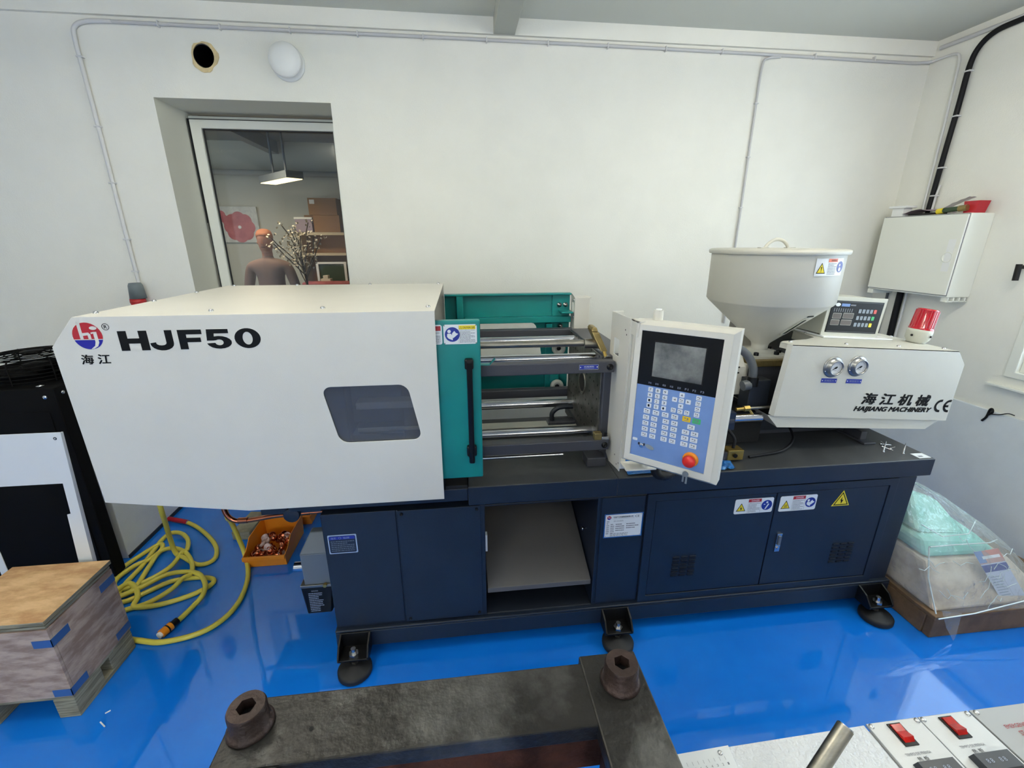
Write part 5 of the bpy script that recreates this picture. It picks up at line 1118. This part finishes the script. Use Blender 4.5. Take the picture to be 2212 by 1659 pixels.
# hanging corner of the film
b.add([(2.04, 1.306, .16), (2.14, 1.300, .14), (2.13, 1.285, .03), (2.12, 1.28, .005), (2.08, 1.295, .07)], [(0, 1, 2, 3, 4)], 'wrap_film')
b.tube([(2.03, 1.30, .12), (2.2, 1.296, .135), (2.45, 1.30, .175), (2.62, 1.33, .23)], .003, 'wrap_fold_glint', n=6)
b.tube([(2.06, 1.44, .385), (2.2, 1.455, .372), (2.40, 1.46, .362), (2.50, 1.50, .34)], .003, 'wrap_fold_glint', n=6); b.tube([(2.06, 1.50, .46), (2.15, 1.47, .41), (2.30, 1.48, .405), (2.42, 1.55, .42)], .0025, 'wrap_fold_glint', n=6); b.tube([(2.035, 1.318, .13), (2.05, 1.40, .25), (2.068, 1.45, .38)], .003, 'wrap_fold_glint', n=6)
for k in range(16):
    x0 = rr.uniform(2.08, 2.5); z0 = rr.uniform(.16, .36); f = (z0 - .123) / .437; yy = 1.325 + .50 * (z0 - .123) * 0.9
    p = [(x0, yy - .004, z0)]; 
    for j in range(4): x0 += rr.uniform(.01, .035) * (1 if k % 2 else -1); z0 += rr.uniform(-.025, .03); p.append((x0, 1.325 + .45 * (z0 - .123) - .006, z0))
    b.tube(p, .0014, 'wrap_fold_glint', n=5)
b.build('plastic_wrap', t)
FL = frame((2.275, 1.452, .365), (1, .03, .10), (.50, .30, -.60), (0, -.9, .4)); 
pl0 = Vector((2.270, 1.430, .350)); ux = Vector((.125, .0, .010)); vx = Vector((.165, -.085, -.262)); nx_ = ux.cross(vx).normalized(); 
if nx_.y > 0: nx_ = -nx_
def LP(a, c, h=0): return pl0 + ux * a + vx * c + nx_ * (h + .008)
b = MB()
def lq(a0, a1, c0, c1, m, h): b.add([LP(a0, c0, h), LP(a1, c0, h), LP(a1, c1, h), LP(a0, c1, h)], [(0, 1, 2, 3)], m)
lq(0, 1, 0, 1, 'leaflet', 0); lq(0, 1, 0, .22, 'photo_skin', .001); lq(0, .3, 0, .2, 'membrane', .0014); lq(0, 1, .24, .36, 'label_blue', .001); lq(.2, .9, .09, .14, 'label_white', .002); lq(0, 1, .88, 1, 'label_blue', .001)
for i in range(9): lq(.08, .45 + .03 * (i % 3), .44 + i * .045, .452 + i * .045, 'print_pale', .001)
lq(.55, .56, .36, .88, 'print_pale', .001)
b.build('leaflet', t)
# white floor crumbs
for (x, y, a, s, L) in ((-1.364, 1.331, -35, .018, 'larger thin white crumb on the floor by the crate'), (-1.378, 1.378, 40, .008, 'smaller white crumb on the floor by the crate')):
    b = MB(Matrix.Translation((x, y, .0)) @ Matrix.Rotation(R(a), 4, 'Z')); b.box(-s, s, -.002, .002, .0005, .0025, 'white'); single(b, 'crumb', L, 'crumb')

# ---------------- plywood crate on runners, front left
CX0, CX1, CY0, CY1 = -1.812, -1.462, 1.372, 1.676
t = thing('plywood_crate', 'small plywood crate with blue strapping clips at the lower left', 'crate', ((CX0 + CX1) / 2, 1.52, 0))
b = MB(); b.box(CX0, CX1, CY0, CY0 + .012, .105, .415, 'ply_side'); b.build('front_panel', t, 0.001)
b = MB(); b.box(CX1 - .012, CX1, CY0 + .013, CY1 - .013, .105, .415, 'ply_side'); b.build('side_panel', t, 0.001)
b = MB(); b.box(CX0, CX0 + .012, CY0 + .013, CY1 - .013, .105, .415, 'ply_side'); b.build('side_panel', t, 0.001)
b = MB(); b.box(CX0, CX1, CY1 - .012, CY1, .105, .415, 'ply_side'); b.build('back_panel', t, 0.001)
b = MB(); b.box(CX0 - .004, CX1 + .004, CY0 - .004, CY1 + .004, .438, .454, 'ply_edge'); b.mats.append('ply_top'); lid = b.build('lid', t, 0.001)
for p in lid.data.polygons:
    if p.normal.z > .9: p.material_index = 1
b = MB(); b.box(CX0 + .002, CX1 - .002, CY0 + .002, CY1 - .002, .420, .430, 'ply_edge'); b.box(CX0 + .01, CX1 - .01, CY0 + .01, CY1 - .01, .430, .438, 'navy_dark'); b.build('lid_batten', t)
b = MB(); b.box(CX0 + .004, CX1 - .004, CY0 + .004, CY1 - .004, .090, .104, 'ply_edge'); b.build('floor_board', t, 0.001)
for x in (CX1 - .076, CX0 + .004):
    r0 = MB(); r0.box(x, x + .072, CY0 + .002, CY0 + .130, .022, .089, 'ply_edge'); r0.build('runner_block', t, 0.002)
    r0 = MB(); r0.box(x, x + .072, CY1 - .130, CY1 - .002, .022, .089, 'ply_edge'); r0.build('runner_block', t, 0.002)
    r0 = MB(); r0.box(x, x + .072, CY0 + .002, CY1 - .002, .001, .021, 'ply_edge'); r0.build('runner_board', t, 0.002)
for z, y in ((.355, CY0), (.125, CY0)):
    b = MB(); b.box(CX1 - .060, CX1 + .0015, CY0 - .0015, CY0 + .0005, z - .016, z + .016, 'clamp_blue'); b.box(CX1 - .0005, CX1 + .0015, CY0 - .0015, CY0 + .072, z - .016, z + .016, 'clamp_blue'); b.build('corner_clip', t)
for z in (.375, .130):
    b = MB(); b.box(CX1 - .0005, CX1 + .0015, CY1 - .075, CY1, z - .016, z + .016, 'clamp_blue'); b.build('corner_clip', t)

# ---------------- black cooler with round wire fan guard, far left
t = thing('water_chiller', 'black cooling unit with a round wire fan guard on top', 'chiller', (-2.05, 2.30, 0))
b = MB(); b.box(-2.45, -1.835, 2.120, 2.190, 0.02, 1.062, 'powder_black'); b.box(-2.45, -1.842, 2.190, 2.56, 0.965, 1.062, 'powder_black'); b.box(-2.45, -1.96, 2.19, 2.56, 0.001, .965, 'powder_black'); b.build('cabinet', t, 0.006)
b = MB(); b.box(-2.43, -1.88, 2.116, 2.120, .08, .95, 'powder_black'); b.build('front_panel', t, 0.002)
for (x, z) in ((-1.880, 1.020), (-2.30, 1.02)):
    b = MB(); screw(b, x, 2.12, z, (0, -1, 0), .010, .006, 'chrome'); b.build('screw', t)
b = MB(); screw(b, -1.835, 2.16, 1.03, (1, 0, 0), .009, .005, 'chrome'); b.build('screw', t)
fc = Vector((-2.06, 2.335, 1.063)); b = MB(); b.lathe([(.175, 0), (.175, .040), (.185, .041), (.185, .046), (.172, .046), (.172, 0)], fc, 'powder_black', 48)
b.build('fan_shroud', t)
b = MB()
for i in range(12):
    f = i / 11; rad = .188 - .15 * max(0, (f - .5) / .5); z = 1.063 + .014 + .100 * min(1, f / .55) + .014 * max(0, (f - .55))
    b.tube([(fc.x + rad * math.cos(2 * math.pi * k / 40), fc.y + rad * math.sin(2 * math.pi * k / 40), z) for k in range(40)], .0026, 'powder_black', n=5, closed=True)
for k in range(8):
    a = 2 * math.pi * k / 8 + .2; c_, s_ = math.cos(a), math.sin(a); b.tube([fc + Vector((.188 * c_, .188 * s_, .004)), fc + Vector((.188 * c_, .188 * s_, .100)), fc + Vector((.172 * c_, .172 * s_, .114)), fc + Vector((.035 * c_, .035 * s_, .122))], .0034, 'powder_black', n=5)
b.lathe([(0, .118), (.042, .118), (.042, .126), (0, .128)], fc, 'powder_black', 24); b.build('wire_guard', t)
b = MB(); b.lathe([(0, .015), (.05, .015), (.05, .065), (0, .07)], fc, 'powder_black', 24)
for k in range(5):
    a = 2 * math.pi * k / 5; c_, s_ = math.cos(a), math.sin(a); e = Vector((c_, s_, 0)); g = Vector((-s_, c_, 0)); p = fc + Vector((0, 0, .04)); b.add([p + e * .045 - g * .02 + Vector((0, 0, .012)), p + e * .155 - g * .04 + Vector((0, 0, .012)), p + e * .155 + g * .04 - Vector((0, 0, .012)), p + e * .045 + g * .02 - Vector((0, 0, .012))], [(0, 1, 2, 3)], 'powder_black')
b.build('fan_blades', t)
b = MB(); b.lathe([(0, 0), (.014, 0), (.016, .004), (0, .008)], (-1.915, 2.155, 1.0625), 'steel_shiny', 18); b.build('lifting_bolt', t)
# white sheet metal frame leaning in front
b = MB(); fr_ = [(-1.88, .47), (-1.846, .47), (-1.846, .46), (-1.55, .46)]
b = MB(); b.plate([(-1.888, .001), (-1.574, .001), (-1.497, 1.016), (-1.888, 1.016)], [[(-1.86, .03), (-1.630, .03), (-1.574, .665), (-1.560, .668), (-1.550, .803), (-1.86, .803)]], 'y', 1.700, 1.703, 'label_white')
b.hexa([(-1.580, 1.703, .001), (-1.574, 1.703, .001), (-1.574, 1.724, .001), (-1.580, 1.724, .001), (-1.503, 1.703, 1.014), (-1.497, 1.703, 1.014), (-1.497, 1.712, 1.014), (-1.503, 1.712, 1.014)], 'label_white'); b.lathe([(.006, .0002), (.006, .001), (.003, .001)], (-1.522, 1.700, .992), 'black', 12, axis=(0, -1, 0))
single(b, 'panel_frame', 'white sheet metal frame leaning on the black cooling unit', 'panel', 0.0015)

# ---------------- yellow hose in loose loops
HOSE = {
'HB': [(-1.191, 2.045, 0.77), (-1.191, 2.045, 0.42), (-1.223, 2.127, 0.3), (-1.238, 2.181, 0.17), (-1.226, 2.185, 0.06), (-1.175, 2.09, 0.013), (-1.135, 1.953, 0.013), (-1.132, 1.833, 0.013), (-1.172, 1.743, 0.013), (-1.245, 1.694, 0.013), (-1.358, 1.673, 0.013), (-1.45, 1.69, 0.013), (-1.56, 1.725, 0.013), (-1.66, 1.80, .013), (-1.70, 1.90, .013), (-1.695, 1.936, 0.013),
       (-1.667, 1.951, 0.013), (-1.613, 1.999, 0.013), (-1.539, 2.061, 0.013), (-1.435, 2.075, 0.013), (-1.349, 2.062, 0.013), (-1.319, 2.029, 0.013), (-1.343, 1.983, 0.013), (-1.406, 1.938, 0.013), (-1.502, 1.902, 0.013), (-1.591, 1.895, 0.013), (-1.618, 1.903, 0.02), (-1.624, 1.946, 0.03), (-1.675, 2.013, 0.03), (-1.727, 2.051, 0.03), (-1.752, 2.028, 0.03), (-1.76, 1.97, .03), (-1.74, 1.94, .03), (-1.709, 1.966, 0.03), (-1.646, 2.02, 0.03), (-1.579, 2.094, 0.03), (-1.494, 2.107, 0.03), (-1.407, 2.074, 0.035), (-1.337, 1.994, 0.035), (-1.314, 1.925, 0.03), (-1.331, 1.877, 0.016), (-1.343, 1.822, 0.016), (-1.354, 1.783, 0.016)],
'HA': [(-1.538, 2.126, 0.80), (-1.538, 2.126, 0.42), (-1.575, 2.18, 0.3), (-1.61, 2.231, 0.15), (-1.61, 2.242, 0.05), (-1.555, 2.213, 0.04), (-1.479, 2.182, 0.013), (-1.422, 2.187, 0.013), (-1.407, 2.234, 0.013), (-1.447, 2.321, 0.013), (-1.535, 2.424, 0.013), (-1.664, 2.538, 0.013), (-1.77, 2.605, 0.016)],
'HD': [(-1.645, 1.885, 0.013), (-1.565, 1.921, 0.013), (-1.493, 1.979, 0.03), (-1.473, 2.053, 0.035), (-1.455, 2.086, 0.03), (-1.491, 2.167, 0.03), (-1.566, 2.252, 0.04), (-1.669, 2.317, 0.03), (-1.737, 2.303, 0.02), (-1.717, 2.177, 0.02), (-1.69, 2.039, 0.02), (-1.71, 1.99, .015), (-1.75, 2.0, .013), (-1.765, 2.08, .013), (-1.766, 2.194, 0.013), (-1.784, 2.32, 0.013), (-1.796, 2.433, 0.016), (-1.766, 2.466, 0.03), (-1.703, 2.455, 0.03), (-1.63, 2.387, 0.03), (-1.572, 2.276, 0.045), (-1.585, 2.247, .045), (-1.592, 2.174, 0.03), (-1.627, 2.115, 0.02), (-1.693, 2.059, 0.013), (-1.76, 2.03, .013), (-1.81, 2.06, .02), (-1.825, 2.12, .02), (-1.80, 2.20, .02), (-1.752, 2.25, 0.02), (-1.74, 2.33, .02), (-1.78, 2.38, .02), (-1.83, 2.30, .013), (-1.86, 2.21, .013), (-1.865, 2.13, .013)]}
t = thing('air_hose', 'yellow air hose in loose loops on the floor under the hood', 'hose', (-1.5, 2.0, 0))
b = MB()
for k in HOSE: b.tube(smooth_path(HOSE[k], 6), .0118, 'hose_yellow', n=10)
b.build('hose', t)
p0 = Vector((-1.354, 1.783, .020)); d = (Vector((-1.387, 1.700, .020)) - p0).normalized(); b = MB()
b.cyl(p0, p0 + d * .026, .016, 'black', n=16); b.cyl(p0 + d * .026, p0 + d * .030, .019, 'black', n=16); b.cyl(p0 + d * .030, p0 + d * .046, .019, 'stop_yellow', n=16); b.cyl(p0 + d * .046, p0 + d * .052, .020, 'black', n=16); b.cyl(p0 + d * .052, p0 + d * .078, .019, 'stop_yellow', n=16); b.cyl(p0 + d * .078, p0 + d * .088, .014, 'white', n=16); b.build('coupling', t)
b = MB(); b.cyl((-1.745, 2.590, .017), (-1.875, 2.632, .024), .014, 'logo_red', n=14); b.cyl((-1.735, 2.586, .017), (-1.750, 2.592, .017), .012, 'steel_shiny', n=14); b.build('red_sleeve', t)

# ---------------- orange stacking bin with small copper caps
def binshell(name, label, x0, x1, y0, y1, h0, h1, z0=0.001):
    t = thing(name, label, 'bin', ((x0 + x1) / 2, (y0 + y1) / 2, z0)); w = .004
    b = MB(); b.box(x0 + .012, x1 - .012, y0 + .02, y1 - .01, z0, z0 + .005, 'bin_orange')
    for s in (-1, 1):
        xb = x0 + .006 if s < 0 else x1 - .003; xt = x0 if s < 0 else x1
        pts = [(y0 + .004, z0), (y1 - .01, z0), (y1, h1), (y0 + .10, h1), (y0 + .04, h0 + .01), (y0 - .005, h0)]
        def X(z): return xb + (xt - xb) * (z - z0) / (h1 - z0)
        vs = [(X(z), y, z) for y, z in pts] + [(X(z) - s * w, y, z) for y, z in pts]; n = len(pts)
        b.add(vs, [tuple(range(n)), tuple(range(n, 2 * n))[::-1]] + [(i, (i + 1) % n, n + (i + 1) % n, n + i) for i in range(n)], 'bin_orange')
    b.hexa([(x0 + .006, y0 + .004, z0), (x1 - .004, y0 + .004, z0), (x1 - .004, y0 + .008, z0), (x0 + .006, y0 + .008, z0), (x0 + .004, y0 - .005, h0), (x1 - .004, y0 - .005, h0), (x1 - .004, y0 + .0, h0), (x0 + .004, y0 + .0, h0)], 'bin_orange')
    b.hexa([(x0 + .012, y1 - .014, z0), (x1 - .012, y1 - .014, z0), (x1 - .012, y1 - .010, z0), (x0 + .012, y1 - .010, z0), (x0, y1 - .004, h1), (x1, y1 - .004, h1), (x1, y1, h1), (x0, y1, h1)], 'bin_orange')
    b.build('bin_shell', t, 0.0012)
    b = MB(); b.box(x0 + .002, x1 - .002, y0 - .014, y0 - .004, h0 - .022, h0 + .002, 'bin_orange'); b.build('front_lip', t, 0.003)
    b = MB(); b.box(x0 + .006, x1 - .006, y1, y1 + .010, h1 - .012, h1 + .003, 'bin_orange'); b.build('rear_lip', t, 0.002)
    return t
binshell('storage_bin', 'orange open fronted bin holding small copper caps', -1.215, -.992, 2.135, 2.43, .072, .125)
binshell('storage_bin', 'orange bin behind the one with copper caps, mostly hidden', -1.20, -.97, 2.50, 2.72, .065, .125)
rr = random.Random(21); k = 0
for i in range(40):
    x = -1.105 + rr.uniform(-.080, .080); y = 2.26 + rr.uniform(-.085, .10); z = .018 + rr.uniform(0, .055) * (1 - abs(x + 1.105) / .12)
    d = Vector((rr.uniform(-1, 1), rr.uniform(-1, .3), rr.uniform(.2, 1))).normalized(); m = 'pinkish' if i % 4 == 0 else 'copper'; b = MB()
    L = .016 if i % 3 else .024; b.lathe([(0, -L / 2), (.0185, -L / 2), (.019, L / 2), (.0165, L / 2), (.016, -L / 2 + .003), (0, -L / 2 + .003)], (x, y, z + .012), m, 16, axis=d)
    o = b.build('copper_cap'); ROOT[o] = Vector((0, 0, 0)); o['label'] = 'small round copper coloured cap in the orange bin'; o['category'] = 'cap'; o['group'] = 'copper caps in the orange bin'
b = MB(Matrix.Translation((-1.33, 2.50, 0)) @ Matrix.Rotation(R(-6), 4, 'Z')); b.box(-.05, .055, -.11, .10, .001, .055, 'ply_edge'); single(b, 'wood_block', 'grey weathered wood block behind the orange bin', 'block', 0.003)
# copper cooling pipe under the hood end
b = MB(); b.tube(smooth_path([(-1.115, 1.90, .56), (-1.105, 1.90, .49), (-1.07, 1.90, .455), (-1.0, 1.90, .455), (-.9, 1.90, .468), (-.74, 1.90, .475)], 6), .011, 'copper', n=12); b.cyl((-1.06, 1.90, .455), (-1.02, 1.90, .455), .014, 'copper', n=14); b.cyl((-1.116, 1.90, .56), (-1.116, 1.90, .78), .011, 'copper', n=12); b.cyl((-.64, 1.90, .478), (-.57, 1.90, .480), .008, 'steel_shiny'); b.cyl((-.74, 1.90, .475), (-.56, 1.90, .480), .009, 'copper'); b.build('coolant_pipe', mc)

# ---------------- foreground: thick steel frame with socket head bolts
ZT = 1.0; z0 = ZT - .10
t = thing('steel_frame', 'heavy dark steel frame with two large socket bolts in the foreground', 'frame', (-.04, .35, z0))
yb = .565; X0, X1 = -.372, .285
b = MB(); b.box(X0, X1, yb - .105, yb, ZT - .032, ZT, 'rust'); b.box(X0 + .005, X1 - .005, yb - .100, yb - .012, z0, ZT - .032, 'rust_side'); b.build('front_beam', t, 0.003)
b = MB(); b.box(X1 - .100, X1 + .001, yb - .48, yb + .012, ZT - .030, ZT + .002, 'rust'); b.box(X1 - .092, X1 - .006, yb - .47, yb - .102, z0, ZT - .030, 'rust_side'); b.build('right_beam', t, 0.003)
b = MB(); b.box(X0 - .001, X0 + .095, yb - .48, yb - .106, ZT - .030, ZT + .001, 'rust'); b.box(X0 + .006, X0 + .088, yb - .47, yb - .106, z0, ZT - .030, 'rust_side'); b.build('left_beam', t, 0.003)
b = MB(); b.box(X0 - .01, X1 + .01, yb - .56, yb - .481, z0, ZT, 'rust'); b.build('rear_beam', t, 0.003)
for x in (X0 + .04, X1 - .045):
    b = MB(); b.box(x - .04, x + .04, yb - .56, yb - .48, 0.001, z0 - .0005, 'rust_side'); b.build('leg', t, 0.003)
for (x, y) in ((-.337, .520), (.242, .524)):
    b = MB(); z = ZT + .001 if x < 0 else ZT + .0022; hexr = .0135
    n = 36; prof = [(.0325, 0), (.0335, .002), (.030, .006), (.0275, .008), (.0275, .036), (.0255, .040)]
    b.lathe(prof, (x, y, z), 'rust_bolt', 36)
    # top ring with a hexagonal socket
    outer = [(x + .0255 * math.cos(R(a)), y + .0255 * math.sin(R(a))) for a in range(0, 360, 12)]; hexp = [(x + hexr * math.cos(R(a)), y + hexr * math.sin(R(a))) for a in range(15, 375, 60)]
    b.plate(outer, [hexp], 'z', z + .020, z + .040, 'rust_bolt'); b.disc((x, y, z + .021), .014, 'black_matt', (0, 0, 1), 12)
    b.build('socket_bolt', t)
for (x, y, r) in ((-.245, .505, .0035),): 
    b = MB(); b.disc((x, y, ZT + .0006), r, 'black_matt', (0, 0, 1), 12); b.build('drilled_hole', t)

# ---------------- foreground right: press control desk
zd = .80
t = thing('press_control_desk', 'white hammered metal control desk at the lower right edge', 'control desk', (.85, .3, 0))
b = MB(); b.box(.345, 1.45, -.02, .524, .10, zd - .004, 'alu_grey'); b.box(.345, 1.45, -.02, .524, .001, .10, 'navy_dark'); b.build('desk_body', t, 0.003)
b = MB(); b.hexa([(.340, -.02, zd - .004), (.752, -.02, zd - .004), (.752, .532, zd - .004), (.340, .524, zd - .004), (.340, -.02, zd), (.752, -.02, zd), (.752, .532, zd), (.340, .524, zd)], 'hammered'); b.build('hammered_top', t, 0.001)
for (xa, xb, m) in ((.757, .868, 'alu_panel'), (.870, .981, 'alu_panel'), (.985, 1.44, 'alu_grey')):
    b = MB(); b.box(xa, xb, .0, .533, zd - .004, zd + .0015, m); pp = b.build('instrument_panel', t, 0.001)
    FT2 = frame((xa, .533, zd + .0015), (1, 0, 0), (0, 1, 0), (0, 0, 1))
    for dx in ((.006, xb - xa - .006) if xb < 1.2 else (.010,)):
        q = MB(FT2); q.lathe([(.0048, 0), (.0048, .001), (.003, .002), (0, .0014)], (dx, 0, -.006), 'steel_shiny', 14, axis=(0, 1, 0)); q.build('screw', pp)
    if xb < 1.2:
        q = MB(FT2); q.plate([(.038, -.046), (.066, -.046), (.066, -.006), (.038, -.006)], [], 'y', 0, .002, 'black'); q.add([(.042, .0022, -.041), (.062, .0022, -.041), (.062, .010, -.036), (.042, .010, -.036), (.042, .004, -.022), (.062, .004, -.022), (.042, .0055, -.010), (.062, .0055, -.010), (.042, .0022, -.008), (.062, .0022, -.008)], [(0, 1, 2, 3), (3, 2, 5, 4), (4, 5, 7, 6), (6, 7, 9, 8), (0, 3, 4, 6, 8), (1, 9, 7, 5, 2)], 'rocker_red'); q.build('rocker_switch', pp)
        q = MB(FT2); text(q, 'TEMPO DE PRENSA', .024, -.061, .052, .0045, 'print_grey', .0006); text(q, '热 板', .040, -.071, .022, .007, 'print_black', .0006); q.build('panel_lettering', pp)
        q = MB(FT2); q.hexa([(.022, 0, -.155), (.098, 0, -.155), (.098, 0, -.074), (.022, 0, -.074), (.025, .012, -.152), (.095, .012, -.152), (.095, .012, -.077), (.025, .012, -.077)], 'controller')
        for i in range(4): text(q, '8', .036 + (i % 2) * .008 + (i // 2) * .026, -.094, .005, .007, 'print_pale', .0125)
        frect(q, .030, .090, -.150, -.104, 'black_gloss', .0125); q.build('temperature_controller', pp)
    else:
        q = MB(FT2); text(q, 'EMERGENCIA', .035, -.040, .055, .007, 'label_red', .0006); text(q, 'STOP', .050, -.054, .024, .008, 'label_red', .0006); q.build('panel_lettering', pp)
        q = MB(FT2); q.lathe([(.012, 0), (.012, .012), (.020, .014), (.020, .026), (.015, .030), (0, .031)], (.118, 0, -.040), 'stop_red', 24, axis=(0, 1, 0)); q.build('emergency_stop', pp)
# scale rule and steel lever
b = MB(); b.hexa([(.350, .485, zd + .0005), (.462, .489, zd + .0005), (.466, .526, zd + .0005), (.352, .522, zd + .0005), (.350, .485, zd + .005), (.462, .489, zd + .005), (.466, .526, zd + .005), (.352, .522, zd + .005)], 'hammered')
FT3 = frame((.352, .522, zd + .005), (1, .035, 0), (0, 1, 0), (0, 0, 1))
ru = thing('scale_rule', 'pale graduated scale plate screwed down beside the steel lever', 'ruler', (.4, .5, zd)); b.mats = ['label_white']; b.build('plate', ru, 0.0005)
q = MB(FT3)
for i in range(9): text(q, str(9 - i), .012 + i * .0105, -.030, .003, .004, 'print_grey', .0004); frect(q, .012 + i * .0105, .0125 + i * .0105, -.022, -.016, 'print_grey', .0004)
q.build('graduations', ru)
q = MB(FT3); q.lathe([(.0045, 0), (.0045, .001), (.0025, .0018), (0, .001)], (.092, 0, -.010), 'steel_shiny', 14, axis=(0, 1, 0)); q.build('screw', ru)
t = thing('lever', 'round steel lever rod rising diagonally from the white desk', 'lever', (.50, .42, zd))
b = MB(); b.cyl((.612, .457, .928), (.486, .405, zd + .012), .0125, 'steel_dull', n=28); b.cyl((.612, .457, .928), (.6135, .4577, .9295), .0112, 'steel_shiny', n=28); b.build('rod', t)
b = MB(); b.cyl((.486, .405, zd + .0005), (.486, .405, zd + .03), .022, 'steel_dull', n=24); b.build('pivot_boss', t)
